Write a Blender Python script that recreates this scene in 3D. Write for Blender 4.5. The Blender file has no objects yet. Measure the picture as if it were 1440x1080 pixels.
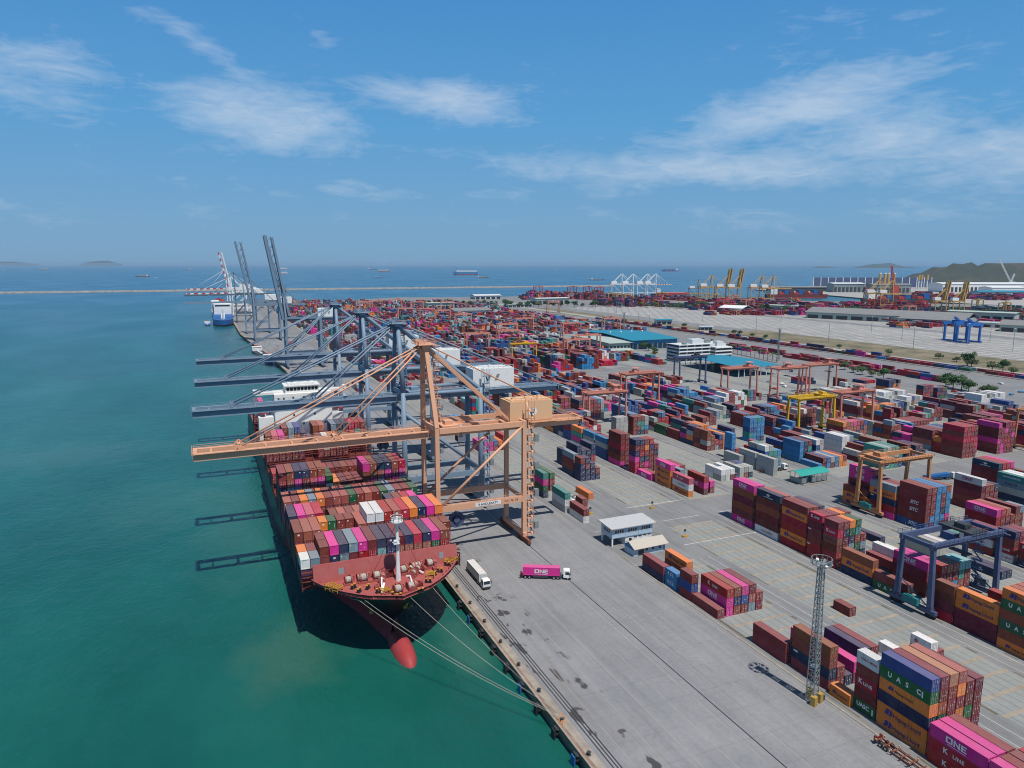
import bpy, math, random
from mathutils import Vector, Matrix
random.seed(7)
R = math.radians
scene = bpy.context.scene
col = scene.collection
PI = math.pi

# ------------------------------------------------------------------ helpers
class MB:
    """collects faces and links them as one mesh object"""
    def __init__(s): s.v = []; s.f = []; s.m = []; s.mi = 0
    def add(s, vs, fs):
        b = len(s.v); s.v += [tuple(x) for x in vs]
        s.f += [tuple(b + i for i in f) for f in fs]; s.m += [s.mi] * len(fs); return s
    def box(s, x0, y0, z0, x1, y1, z1):
        x0, x1 = min(x0, x1), max(x0, x1); y0, y1 = min(y0, y1), max(y0, y1); z0, z1 = min(z0, z1), max(z0, z1)
        return s.add([(x0,y0,z0),(x1,y0,z0),(x1,y1,z0),(x0,y1,z0),(x0,y0,z1),(x1,y0,z1),(x1,y1,z1),(x0,y1,z1)],
              [(0,3,2,1),(4,5,6,7),(0,1,5,4),(1,2,6,5),(2,3,7,6),(3,0,4,7)])
    def beam(s, p, q, w, h, w2=None, h2=None):
        p, q = Vector(p), Vector(q); d = (q - p).normalized()
        up = Vector((0,0,1)) if abs(d.z) < 0.95 else Vector((0,1,0))
        a = d.cross(up).normalized(); u = a.cross(d).normalized()
        w2 = w if w2 is None else w2; h2 = h if h2 is None else h2
        vs = []
        for c, ww, hh in ((p, w, h), (q, w2, h2)):
            for i, j in ((-1,-1),(1,-1),(1,1),(-1,1)): vs.append(c + a*(i*ww/2) + u*(j*hh/2))
        return s.add(vs, [(3,2,1,0),(4,5,6,7),(0,1,5,4),(1,2,6,5),(2,3,7,6),(3,0,4,7)])
    def tube(s, p, q, r, n=6, r2=None, cap=True):
        p, q = Vector(p), Vector(q); d = (q - p).normalized()
        up = Vector((0,0,1)) if abs(d.z) < 0.95 else Vector((1,0,0))
        a = d.cross(up).normalized(); u = a.cross(d).normalized(); r2 = r if r2 is None else r2
        vs = []
        for c, rr in ((p, r), (q, r2)):
            for i in range(n):
                t = 2*PI*i/n; vs.append(c + a*(math.cos(t)*rr) + u*(math.sin(t)*rr))
        fs = [(i, (i+1) % n, n+(i+1) % n, n+i) for i in range(n)]
        if cap: fs += [tuple(range(n-1,-1,-1)), tuple(range(n, 2*n))]
        return s.add(vs, fs)
    def quad(s, *p): return s.add(p, [tuple(range(len(p)))])
    def ball(s, c, rx, ry, rz, n=10, k=7):
        vs = [(c[0], c[1], c[2]-rz)]
        for j in range(1, k):
            t = PI*j/k
            for i in range(n):
                a = 2*PI*i/n; vs.append((c[0]+rx*math.sin(t)*math.cos(a), c[1]+ry*math.sin(t)*math.sin(a), c[2]-rz*math.cos(t)))
        vs.append((c[0], c[1], c[2]+rz)); fs = []
        for i in range(n): fs.append((0, 1+(i+1) % n, 1+i))
        for j in range(k-2):
            for i in range(n):
                b = 1+j*n; fs.append((b+i, b+(i+1) % n, b+n+(i+1) % n, b+n+i))
        b = 1+(k-2)*n
        for i in range(n): fs.append((b+i, b+(i+1) % n, len(vs)-1))
        return s.add(vs, fs)
    def rail(s, pts, h=1.15, r=0.055, step=3.0):
        """hand railing along a polyline"""
        for p, q in zip(pts[:-1], pts[1:]):
            p, q = Vector(p), Vector(q); n = max(1, int((q-p).length/step))
            s.beam(p+Vector((0,0,h)), q+Vector((0,0,h)), 2*r, 2*r); s.beam(p+Vector((0,0,h*.5)), q+Vector((0,0,h*.5)), 1.4*r, 1.4*r)
            for i in range(n+1):
                c = p.lerp(q, i/n); s.beam(c, c+Vector((0,0,h)), 2*r, 2*r)
        return s
    def truss(s, p, q, w, h, r, n):
        """four chord lattice between two points, w wide and h high"""
        p, q = Vector(p), Vector(q); d = (q-p).normalized()
        up = Vector((0,0,1)) if abs(d.z) < 0.95 else Vector((0,1,0))
        a = d.cross(up).normalized(); u = a.cross(d).normalized()
        cs = [a*(i*w/2)+u*(j*h/2) for i, j in ((-1,-1),(1,-1),(1,1),(-1,1))]
        for c in cs: s.beam(p+c, q+c, 2*r, 2*r)
        for k in range(n):
            A, B = p.lerp(q, k/n), p.lerp(q, (k+1)/n)
            for i in range(4):
                c, e = cs[i], cs[(i+1) % 4]
                s.beam(A+c, A+e, 1.3*r, 1.3*r)
                s.beam(A+(c if k % 2 else e), B+(e if k % 2 else c), 1.2*r, 1.2*r)
        return s
    def mesh(s, name, mats):
        me = bpy.data.meshes.new(name); me.from_pydata(s.v, [], s.f)
        mats = mats if isinstance(mats, (list, tuple)) else [mats]
        for m in mats: me.materials.append(m)
        if len(mats) > 1: me.polygons.foreach_set('material_index', s.m)
        me.update(); return me
    def build(s, name, mats, parent=None, smooth=False):
        me = s.mesh(name, mats)
        if smooth: me.polygons.foreach_set('use_smooth', [True]*len(me.polygons))
        o = bpy.data.objects.new(name, me); col.objects.link(o)
        if parent is not None: o.parent = parent
        return o

def tag(o, label=None, cat=None, group=None, kind=None):
    if label: o['label'] = label
    if cat: o['category'] = cat
    if group: o['group'] = group
    if kind: o['kind'] = kind
    return o
def thing(name, label, cat, loc=(0,0,0), rz=0.0, group=None):
    o = bpy.data.objects.new(name, None); col.objects.link(o)
    o.location = loc; o.rotation_euler = (0,0,rz); o.empty_display_size = 1
    return tag(o, label, cat, group)
def children(o): return [c for c in bpy.data.objects if c.parent == o]
def copy_tree(o, kids, parent=None):
    c = o.copy(); col.objects.link(c)
    if parent is not None: c.parent = parent
    for k in kids.get(o.name, []): copy_tree(k, kids, c)
    return c
def kid_map():
    d = {}
    for c in bpy.data.objects:
        if c.parent: d.setdefault(c.parent.name, []).append(c)
    return d

# ------------------------------------------------------------------ materials
def srgb(r, g, b):
    f = lambda c: ((c/255)/12.92 if c/255 <= 0.04045 else ((c/255+0.055)/1.055)**2.4)
    return (f(r), f(g), f(b), 1)
def nm(name):
    m = bpy.data.materials.new(name); m.use_nodes = True
    nt = m.node_tree; return m, nt, nt.nodes['Principled BSDF']
def N(nt, t, **kw):
    n = nt.nodes.new(t)
    for k, v in kw.items():
        if k in n.inputs: n.inputs[k].default_value = v
        else: setattr(n, k, v)
    return n
def L(nt, a, b): nt.links.new(a, b)
def mixc(nt, fac, a, b, mode='MIX'):
    n = nt.nodes.new('ShaderNodeMix'); n.data_type = 'RGBA'; n.blend_type = mode
    for sock, v in ((n.inputs[0], fac), (n.inputs[6], a), (n.inputs[7], b)):
        if hasattr(v, 'is_linked'): nt.links.new(v, sock)
        else: sock.default_value = v
    return n.outputs[2]
def ramp(nt, src, stops):
    n = nt.nodes.new('ShaderNodeValToRGB'); e = n.color_ramp.elements
    while len(e) > 1: e.remove(e[0])
    for i, (p, c) in enumerate(stops):
        if i == 0: e[0].position = p; el = e[0]
        else: el = e.new(p)
        el.color = c if len(c) == 4 else (*c, 1)
    nt.links.new(src, n.inputs[0]); return n.outputs[0]
def grey(v): return (v, v, v, 1)

def paint(name, c, rough=0.5, wear=0.35, scale=0.6, dirt=(0.12, 0.09, 0.07, 1), metallic=0.0):
    """painted steel with streaks of dirt and worn, lighter patches"""
    m, nt, b = nm(name)
    tc = N(nt, 'ShaderNodeTexCoord')
    n1 = N(nt, 'ShaderNodeTexNoise', Scale=scale, Detail=6.0, Roughness=0.65); L(nt, tc.outputs['Object'], n1.inputs['Vector'])
    mp = N(nt, 'ShaderNodeMapping'); mp.inputs['Scale'].default_value = (2.5, 2.5, 0.3); L(nt, tc.outputs['Object'], mp.inputs['Vector'])
    n2 = N(nt, 'ShaderNodeTexNoise', Scale=scale*1.6, Detail=4.0); L(nt, mp.outputs[0], n2.inputs['Vector'])
    f1 = ramp(nt, n1.outputs['Fac'], [(0.45, grey(0)), (0.75, grey(wear))])
    f2 = ramp(nt, n2.outputs['Fac'], [(0.55, grey(0)), (0.8, grey(wear))])
    light = tuple(min(1, x*0.75+0.12) for x in c[:3])+(1,)
    o = mixc(nt, f1, c, light); o = mixc(nt, f2, o, dirt)
    L(nt, o, b.inputs['Base Color']); b.inputs['Roughness'].default_value = rough; b.inputs['Metallic'].default_value = metallic; b.inputs['Specular IOR Level'].default_value = 0.25
    return m
def plain(name, c, rough=0.6, metallic=0.0):
    m, nt, b = nm(name); b.inputs['Base Color'].default_value = c
    tc = N(nt, 'ShaderNodeTexCoord'); n1 = N(nt, 'ShaderNodeTexNoise', Scale=1.3, Detail=4.0); L(nt, tc.outputs['Object'], n1.inputs['Vector'])
    f = ramp(nt, n1.outputs['Fac'], [(0.35, grey(0.8)), (0.7, grey(1.1))])
    L(nt, mixc(nt, 1.0, c, f, 'MULTIPLY'), b.inputs['Base Color'])
    b.inputs['Roughness'].default_value = rough; b.inputs['Metallic'].default_value = metallic; return m

M = {}
M['orange_crane'] = paint('peach_steel', (0.72, 0.38, 0.23, 1), 0.5, 0.25)
M['blue_crane'] = paint('bluegrey_steel', (0.20, 0.28, 0.365, 1), 0.5, 0.25)
M['dark_crane'] = paint('slate_steel', (0.09, 0.13, 0.17, 1), 0.5, 0.3)
M['navy_rtg'] = paint('navy_steel', (0.075, 0.10, 0.19, 1), 0.45, 0.3)
M['salmon'] = paint('salmon_steel', (0.62, 0.25, 0.18, 1), 0.5, 0.3)
M['rust_rtg'] = paint('rusty_tan_steel', (0.54, 0.25, 0.11, 1), 0.6, 0.7, 0.8, (0.22, 0.07, 0.03, 1))
M['yellow'] = paint('yellow_steel', (0.70, 0.42, 0.02, 1), 0.5, 0.3)
M['gold'] = paint('golden_steel', (0.52, 0.33, 0.11, 1), 0.5, 0.25)
M['cobalt'] = paint('cobalt_steel', (0.02, 0.13, 0.42, 1), 0.5, 0.2)
M['white'] = paint('white_paint', (0.78, 0.78, 0.76, 1), 0.5, 0.2)
M['offwhite'] = paint('offwhite_paint', (0.62, 0.64, 0.64, 1), 0.6, 0.3)
M['red_stripe'] = paint('red_paint', (0.50, 0.05, 0.035, 1), 0.5, 0.2)
M['brown_bogie'] = paint('brown_bogie_steel', (0.22, 0.075, 0.045, 1), 0.6, 0.4)
M['black'] = plain('black_rubber', (0.012, 0.012, 0.013, 1), 0.8)
M['darkgrey'] = plain('dark_machinery', (0.05, 0.055, 0.06, 1), 0.6)
M['galv'] = paint('galvanised_steel', (0.27, 0.31, 0.31, 1), 0.5, 0.3, 1.0, (0.1, 0.1, 0.1, 1), 0.3)
M['glass'] = plain('window_glass', (0.025, 0.035, 0.045, 1), 0.08)
M['tan_house'] = paint('tan_house_paint', (0.74, 0.46, 0.26, 1), 0.55, 0.12)
M['hull_black'] = paint('hull_black', (0.012, 0.014, 0.018, 1), 0.35, 0.12, 0.2, (0.03, 0.03, 0.035, 1))
M['hull_red'] = paint('antifouling_red', (0.37, 0.045, 0.045, 1), 0.55, 0.2, 0.25, (0.11, 0.03, 0.03, 1))
M['deck_red'] = paint('deck_red', (0.38, 0.095, 0.085, 1), 0.6, 0.3, 0.4, (0.13, 0.04, 0.03, 1))
M['lash_red'] = paint('lashing_red', (0.17, 0.03, 0.025, 1), 0.6, 0.3)
M['teal_roof'] = paint('teal_roof', (0.02, 0.22, 0.32, 1), 0.5, 0.2)
M['green_roof'] = paint('green_roof', (0.03, 0.33, 0.28, 1), 0.5, 0.25)
M['pale_roof'] = paint('pale_roof', (0.40, 0.47, 0.42, 1), 0.6, 0.35)
M['grey_roof'] = paint('grey_roof', (0.22, 0.22, 0.215, 1), 0.7, 0.4, 0.08)
M['tan_roof'] = paint('tan_roof', (0.50, 0.45, 0.38, 1), 0.8, 0.4)
M['paleblue'] = paint('pale_blue_wall', (0.42, 0.55, 0.66, 1), 0.7, 0.25)
M['bluewall'] = paint('blue_wall', (0.05, 0.22, 0.42, 1), 0.7, 0.25)
M['rope'] = plain('rope', (0.42, 0.40, 0.34, 1), 0.9)
M['yellow_mark'] = plain('yellow_paint', (0.55, 0.30, 0.03, 1), 0.6)
M['genset'] = paint('genset_green', (0.02, 0.20, 0.20, 1), 0.5, 0.3)
M['fender'] = plain('fender_rubber', (0.02, 0.022, 0.025, 1), 0.8)
M['fender_blue'] = plain('fender_blue', (0.02, 0.12, 0.35, 1), 0.6)
M['bark'] = plain('bark', (0.12, 0.09, 0.06, 1), 0.9)
M['text_white'] = plain('white_lettering', (0.78, 0.78, 0.76, 1), 0.6)
M['text_navy'] = plain('navy_lettering', (0.02, 0.02, 0.12, 1), 0.6)
M['text_red'] = plain('red_lettering', (0.45, 0.04, 0.05, 1), 0.6)
M['text_pink'] = plain('magenta_lettering', (0.45, 0.02, 0.14, 1), 0.6)
M['text_yellow'] = plain('yellow_lettering', (0.6, 0.4, 0.03, 1), 0.6)
M['text_black'] = plain('black_lettering', (0.02, 0.02, 0.025, 1), 0.6)
M['silver'] = plain('bright_steel', (0.55, 0.56, 0.56, 1), 0.35, 0.6)

def leaf_mat(name, c1, c2):
    m, nt, b = nm(name)
    tc = N(nt, 'ShaderNodeTexCoord'); n1 = N(nt, 'ShaderNodeTexNoise', Scale=0.5, Detail=5.0); L(nt, tc.outputs['Object'], n1.inputs['Vector'])
    L(nt, ramp(nt, n1.outputs['Fac'], [(0.35, c1), (0.65, c2)]), b.inputs['Base Color']); b.inputs['Roughness'].default_value = 0.8
    return m
M['leaf'] = leaf_mat('leaf_green', (0.025, 0.07, 0.02), (0.06, 0.13, 0.035))
M['leaf_dull'] = leaf_mat('leaf_dull', (0.05, 0.08, 0.03), (0.11, 0.13, 0.05))
M['leaf_yellow'] = leaf_mat('leaf_yellow', (0.25, 0.22, 0.02), (0.40, 0.33, 0.03))

def container_mat(name, use_attr):
    m, nt, b = nm(name)
    tc = N(nt, 'ShaderNodeTexCoord')
    if use_attr: cn = N(nt, 'ShaderNodeVertexColor'); cn.layer_name = 'tint'; c = cn.outputs['Color']
    else: cn = N(nt, 'ShaderNodeObjectInfo'); c = cn.outputs['Color']
    pos = tc.outputs['Object']
    n1 = N(nt, 'ShaderNodeTexNoise', Scale=0.35, Detail=7.0, Roughness=0.7)
    n2 = N(nt, 'ShaderNodeTexNoise', Scale=1.1, Detail=5.0, Roughness=0.7)
    if use_attr: L(nt, pos, n1.inputs['Vector']); L(nt, pos, n2.inputs['Vector'])
    else:
        oi = cn; va = N(nt, 'ShaderNodeVectorMath', operation='ADD'); L(nt, pos, va.inputs[0])
        cx = N(nt, 'ShaderNodeCombineXYZ'); mu = N(nt, 'ShaderNodeMath', operation='MULTIPLY'); mu.inputs[1].default_value = 300
        L(nt, oi.outputs['Random'], mu.inputs[0]); L(nt, mu.outputs[0], cx.inputs[0]); L(nt, mu.outputs[0], cx.inputs[1]); L(nt, cx.outputs[0], va.inputs[1])
        L(nt, va.outputs[0], n1.inputs['Vector']); L(nt, va.outputs[0], n2.inputs['Vector'])
    vs_ = N(nt, 'ShaderNodeMapping'); vs_.inputs['Scale'].default_value = (2.2, 2.2, .16); L(nt, pos, vs_.inputs['Vector']); n3 = N(nt, 'ShaderNodeTexNoise', Scale=1.3, Detail=4.0); L(nt, vs_.outputs[0], n3.inputs['Vector'])
    streak = ramp(nt, n3.outputs['Fac'], [(0.52, grey(0)), (0.72, grey(0.32))])
    fade = ramp(nt, n1.outputs['Fac'], [(0.40, grey(0)), (0.80, grey(0.14))])
    rust = ramp(nt, n2.outputs['Fac'], [(0.64, grey(0)), (0.78, grey(0.5))])
    o = mixc(nt, fade, c, (0.42, 0.36, 0.33, 1)); o = mixc(nt, streak, o, (0.09, 0.06, 0.05, 1)); o = mixc(nt, rust, o, (0.10, 0.045, 0.03, 1))
    # roofs: paler tone mixed into every upward face
    ge = N(nt, 'ShaderNodeNewGeometry'); sz = N(nt, 'ShaderNodeSeparateXYZ'); L(nt, ge.outputs['True Normal'], sz.inputs[0])
    ch = ramp(nt, sz.outputs['Z'], [(0.7, grey(0)), (0.9, grey(0.20))]); o = mixc(nt, ch, o, (0.50, 0.36, 0.34, 1))
    L(nt, o, b.inputs['Base Color']); b.inputs['Roughness'].default_value = 0.6; b.inputs['Specular IOR Level'].default_value = 0.15
    if not use_attr:
        w = N(nt, 'ShaderNodeTexWave', wave_type='BANDS', bands_direction='Y', Scale=1.15); L(nt, pos, w.inputs['Vector'])
        bp = N(nt, 'ShaderNodeBump', Strength=0.5, Distance=0.04); L(nt, w.outputs['Fac'], bp.inputs['Height']); L(nt, bp.outputs[0], b.inputs['Normal'])
    return m
M['box'] = container_mat('container_steel', False)
M['box_attr'] = container_mat('container_steel_mass', True)
# ------------------------------------------------------------------ containers
TINT = {'M': ((0.215,0.030,0.030),'maroon'), 'D': ((0.150,0.020,0.026),'dark maroon'), 'C': ((0.26,0.065,0.035),'rust brown'),
 'S': ((0.38,0.10,0.07),'salmon'), 'R': ((0.36,0.016,0.025),'red'), 'K': ((0.46,0.012,0.045),'crimson'), 'P': ((0.68,0.035,0.28),'pink'),
 'F': ((0.50,0.085,0.13),'rose'), 'O': ((0.74,0.21,0.035),'orange'), 'N': ((0.014,0.030,0.085),'navy'), 'B': ((0.018,0.075,0.25),'blue'),
 'L': ((0.025,0.21,0.44),'light blue'), 'Y': ((0.20,0.28,0.33),'slate grey'), 'g': ((0.40,0.41,0.38),'grey'), 'W': ((0.72,0.72,0.69),'white'),
 'G': ((0.015,0.11,0.042),'green'), 'T': ((0.035,0.25,0.21),'teal'), 'A': ((0.18,0.45,0.46),'aqua'), 't': ((0.44,0.21,0.10),'tan')}
CW = 2.44
NUM = ['no','one','two','three','four','five','six','seven','eight','nine']
ORD = ['first','second','third','fourth','fifth','sixth','seventh','eighth','ninth','tenth','eleventh','twelfth','thirteenth','fourteenth','fifteenth','sixteenth','seventeenth','eighteenth']
CONT = []      # every hand placed container
def bay(x0, y0, ln, rows, where, th=2.72, pitch=2.62, z0=0.0, texts={}, group='containers stacked in the yard', ship=False, rowword='row'):
    """rows: one string per row from the quay side inland, letters bottom to top, '-' for none"""
    Lm = 11.75 if ln == 40 else 5.75
    for r, s in enumerate(rows.split()):
        if s == '-': continue
        n = len(s)
        for t, c in enumerate(s):
            if c == '.': continue
            tier = 'alone on the ground' if n == 1 and not ship else 'only tier' if n == 1 else 'bottom tier' if t == 0 else 'topmost of %s' % NUM[n] if t == n-1 else '%s tier up' % ORD[t]
            rw = ('port row' if r == 0 else '%s row from port' % ORD[r]) if ship else ('quayside row' if r == 0 else '%s row' % ORD[r])
            CONT.append(dict(x=x0+r*pitch, y=y0, z=z0+t*th, L=Lm, th=th, c=c, ship=ship, ln=ln, text=texts.get((r, t)), group=group,
                label='%s %s container, %s, %s, %s' % ('long' if ln == 40 else 'short', TINT[c][1], tier, rw, where)))
HL, ONE, KL = 'HL', 'ONE', 'KL'
# --- the row of stacks along the apron (front yard)
bay(127.6, 65.3, 40, 'RRP RRM MMM RMR', 'stack cut by the frame corner', texts={(0,2):ONE})
bay(127.6, 77.4, 40, 'RRP RRP RMM .. R N', 'stack past the lashing racks', texts={(0,2):ONE,(0,1):KL,(0,0):KL})
bay(128.1, 89.9, 40, 'OONOGB DMGCDM DDMMMt CMOMOS DMGDD DDDDD', 'tall stack at lower corner', th=2.76, texts={(0,0):HL,(0,1):HL,(0,3):'HLs',(0,4):'UAS C'})
bay(128.3, 102.2, 20, 'GDRMW', 'narrow stack topped with white', th=2.76, texts={(0,0):'UASC',(0,2):KL,(0,4):'YM'})
bay(127.2, 107.9, 20, 'O - - - - -', 'beside the white topped stack', texts={(0,0):HL})
bay(127.6, 114.6, 40, 'MNCC MM N DP MDN DDM', 'stack behind the lamp mast', texts={(0,1):'sm'})
bay(126.9, 127.5, 40, 'MM', 'pair before the lamp mast')
bay(134.4, 128.0, 20, 'MP', 'behind the maroon pair')
bay(126.2, 152.6, 40, 'M', 'kerb side of the pink stack')
bay(129.4, 152.9, 40, 'PPR CNC MBP YSD MM', 'stack with the pink sides', texts={(0,2):KL,(0,1):ONE})
bay(126.0, 164.6, 20, 'MBM', 'second stack from the hut')
bay(126.0, 172.0, 20, 'LL', 'light blue pair by the kerb', texts={(0,0):'RCL',(0,1):'RCL'})
bay(125.5, 178.0, 40, 'NM', 'first stack past the hut')
bay(134.2, 178.0, 40, 'DO', 'beside the hut end', texts={(0,1):HL})
bay(161.3, 139.4, 20, 'M', 'lone on the empty slabs')
bay(160.2, 113.7, 20, 'MW M', 'on slabs behind the tall stack', texts={(0,1):'logo'})
bay(153.6, 117.5, 20, 'W', 'on slabs near the roadway')
# --- second field, across the slabs
bay(183.7, 205.2, 40, 'PDCDCP PMMMMP', 'corner stack by the crossing', th=2.74, texts={(0,0):ONE,(0,5):ONE})
bay(183.7, 191.9, 40, 'WDDCDN DMMMMS', 'second stack from the crossing', th=2.74, texts={(0,0):'YM',(0,5):'star'})
bay(183.7, 178.9, 40, 'ROROOM'.replace('OO','RO')+' DMMMRM DMDMMN', 'third stack from the crossing', th=2.74, texts={(0,1):HL,(0,4):HL})
bay(183.6, 172.3, 20, 'RRMMDK DMMDMM DMMMMM DDMMMO DMMMMD', 'fourth stack from the crossing', th=2.62, texts={(0,5):KL,(0,1):'sm',(0,3):'sm'})
bay(183.6, 165.6, 20, 'RRDCKM DMMDNM NMYNGO MNGCTG MNYM', 'fifth stack from the crossing', th=2.62, texts={(0,4):KL,(0,3):HL})
bay(183.8, 151.7, 40, 'NOC - - - NM MWW', 'low stack with orange middle', texts={(0,1):HL})
bay(207.0, 158.5, 40, 'W W', 'low white pair behind slabs')
bay(183.9, 139.5, 40, 'GC - - DMMP MMMP', 'stack behind the navy gantry', texts={(0,0):'UAS C',(3,3):ONE})
bay(193.6, 136.6, 20, 'MMMR DMMS DLMS YCTA NMMA', 'stack inside the navy gantry')
bay(183.9, 125.4, 20, 'KDDC', 'stack beside the gantry wheels')
bay(184.2, 113.3, 40, 'DDOO - - - - DMR', 'stack topped by two oranges', texts={(0,2):HL,(0,3):HL})
bay(183.9, 101.2, 40, 'OCGCGO MMMCMS DMMMMS DDMMMS', 'green and orange striped stack', texts={(0,5):HL,(0,0):'HLs',(0,2):'UAS C',(0,4):'UAS C'})
bay(183.9, 89.2, 40, 'MCGMMO DMMMRM', 'stack past the striped one')
bay(225.0, 139.0, 40, 'N N', 'behind the navy gantry legs')
bay(214.5, 175.0, 40, 'N', 'alone behind the crossing stacks')
bay(221.5, 159.3, 40, 'gg gW', 'grey stack in mid field')
# --- third field with the rusty gantry
bay(239.8, 203.6, 40, 'OOM DDMDPP DMMMMt', 'corner stack by rusty gantry', texts={(0,0):HL,(0,1):HL,(1,4):ONE,(1,5):ONE})
bay(240.2, 191.0, 40, 'PRNOY DMNMM MMDMM', 'stack inside the rusty gantry', texts={(0,3):HL,(0,2):'sm'})
bay(241.0, 178.4, 40, 'BMMMMM DLMMMM LLLLLL MLNMML DPLLLC', 'stack with slanted white letters', th=2.73, texts={(0,0):'SITC',(0,2):'SITC',(0,3):'SITC'})
bay(241.0, 166.2, 20, 'B T TA', 'low boxes behind slanted letters')
bay(241.0, 153.0, 40, 'MWM DMM MDM DM', 'stack seen through the gantry', texts={(0,1):'YM'})
bay(241.0, 146.0, 20, 'WRMN DMMM DMMM MMM', 'stack with navy top', texts={(0,0):'YM',(0,1):KL,(0,3):'logo'})
bay(241.0, 138.6, 20, 'NMR DMR DMM', 'last short stack by edge', texts={(0,0):'star',(0,2):KL})
bay(257.0, 162.8, 40, 'DMRP DMMR DNMS DMM DCCM', 'stack with long pink top', texts={(0,3):ONE})
bay(262.0, 163.0, 20, '- - - DMMY', 'short box behind long pink')
bay(279.8, 184.2, 40, 'DMMDW DMMM DMMC DMMN', 'stack with long white top', texts={(0,4):'ONEp'})
bay(309.0, 197.2, 40, 'DMMDN DMMMR DMMMR DMMMP', 'stack topped crimson and navy', texts={(0,4):'star'})
bay(297.6, 178.4, 40, 'TNgYT DMMMW DDMMW', 'grey and teal layered stack', texts={(0,4):'CS',(0,3):'COSCO',(0,2):'sm'})
# --- stacks across the crossing road
bay(184.3, 245.3, 40, 'OWF - - DPR', 'first stack past the crossing', texts={(0,0):HL,(0,1):'YM',(0,2):KL,(3,1):ONE})
bay(196.0, 246.0, 20, 'MP', 'short pair past the crossing')
bay(183.9, 258.2, 40, 'OOOP - MMY', 'second stack past the crossing', texts={(0,0):HL,(0,1):HL,(0,2):HL,(0,3):ONE})
bay(191.0, 264.0, 40, 'DMP DMM', 'behind the triple orange stack', texts={(0,2):ONE})
bay(182.9, 271.6, 40, 'P M', 'low pink past the crossing', texts={(0,0):ONE})
bay(182.3, 284.4, 20, 'RKPNMN DMNRMN MPNMOM DMMMNR DMMNM', 'six high stack with mixed ends', texts={})
bay(182.1, 297.3, 40, 'PMDRMM DMMMMM', 'tall all maroon stack')
bay(182.1, 311.0, 40, 'BBgL DMMM', 'blue striped stack')
bay(182.1, 324.2, 40, 'BBgL MMMM', 'second blue striped stack')
bay(181.6, 337.0, 40, 'TPTO MMMM MP', 'teal pink and orange stack', texts={(0,1):ONE})
bay(152.6, 283.4, 20, 'NNNM NNMN NNN NM', 'navy group on near slabs')
bay(153.0, 291.0, 40, 'NMMY NMN', 'stack behind the navy group')
bay(239.8, 255.7, 40, 'ggg', 'grey stack by the shelter')
bay(239.8, 268.5, 40, 'ggg', 'second grey stack by shelter')
bay(241.0, 287.0, 20, 'BBLLL MR M', 'light blue tower')
bay(236.5, 275.5, 40, 'gg', 'grey pair before blue tower')
bay(213.5, 354.0, 20, 'gggg gggg gggg', 'grey block mid yard')
bay(223.8, 352.0, 20, 'MMMM NMTM NTTM MLgg', 'maroon and teal block mid yard')
bay(274.8, 313.0, 20, 'LTBLL LLBLL BLLLT NLLLL', 'light blue block mid yard')
bay(126.6, 268.0, 40, 'NGPT', 'teal topped stack by orange crane')
bay(133.5, 276.0, 40, 'DMG', 'green topped stack by orange crane')
bay(126.8, 248.0, 40, 'gWT', 'mint topped stack by orange crane')
bay(133.5, 246.0, 20, 'CM', 'short pair by orange crane')
bay(128.0, 234.6, 40, 'WM', 'low stack by orange crane')
bay(143.5, 259.0, 40, 'O', 'single orange on the slabs', texts={(0,0):'sm'})
for k, (yy, nn) in enumerate(((255.7,3),(268.5,3))): pass
# --- on the ship
SG = 'containers on the ship deck'
SX, SP, SZ = 18.7, 2.585, 14.9
def sbay(y, ln, rows, where, z0=SZ): bay(SX, y, ln, rows, where, th=2.72, pitch=SP, z0=z0, group=SG, ship=True)
sbay(190.4, 20, 'NW NY DCM', "ship's foremost stacks")
sbay(196.4, 20, 'NO NM DCM', "ship's second short stacks")
sbay(190.4, 40, '- - - NNP PYN DMY DRP DRD DAN DNN DSD DSN DSK MSN MGP YRC', "ship's first bay")
sbay(196.4, 20, '- - - - - - - - - - - - - - - - MMM', "ship's first bay edge")
sbay(204.2, 40, 'DDM DDS DDS - - - - DMS DDMW DDMW DDMR DMMS DDMK DDMO DMMN DMMP DMMO', "ship's second bay")
sbay(204.2, 20, '- - - DG DM DM DM', "ship's second bay front half")
sbay(210.2, 20, '- - - DMO DMG DMM DMM', "ship's second bay rear half")
sbay(218.6, 40, 'DMN DDP DMF DDK - DD DS DM DS DY DM - DMN DMM DMR DDP -', "ship's third bay")
sbay(233.0, 40, 'PMS DDM DDO DDY DDO DDM DDS DDS DDG DDM DDS DDM DDG DDY DDM DDM DDG', "ship's fourth bay")
sbay(248.6, 40, 'DMNRM DDYCC DDYPN DDCMN DDRFC DDCPC DDWG DDO DDD DDM DDM DDCCP DDPCC DDYSN DDMPN DDPMC DDYPK', "ship's fifth bay")
sbay(278.0, 40, 'MR CM DR DM DD DD DM DR DM DD DC DM DM DR DG DM DM', "ship's low middle bay")
sbay(306.0, 40, 'DMMCM DDMYF DDMRP DDC DDN DDN - - DMMD DDgW DMMO DDMM DMNG - - - -', "ship's seventh bay")
sbay(319.4, 40, '- - - DMNMM DDMYY DDMCB DMNN DMN DDMMC DDMMS - DDNRY DDMNN DDMRN DMNKK DDMTR DDMCM', "bay ahead of the bridge")
sbay(389.0, 40, 'DMNNN DDMPP DMM DMN DMM DMM DMM DNM DMM DMR DMM DMM DMM DMM DMN DMM DMM', "ship's bay abaft the bridge")

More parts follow.
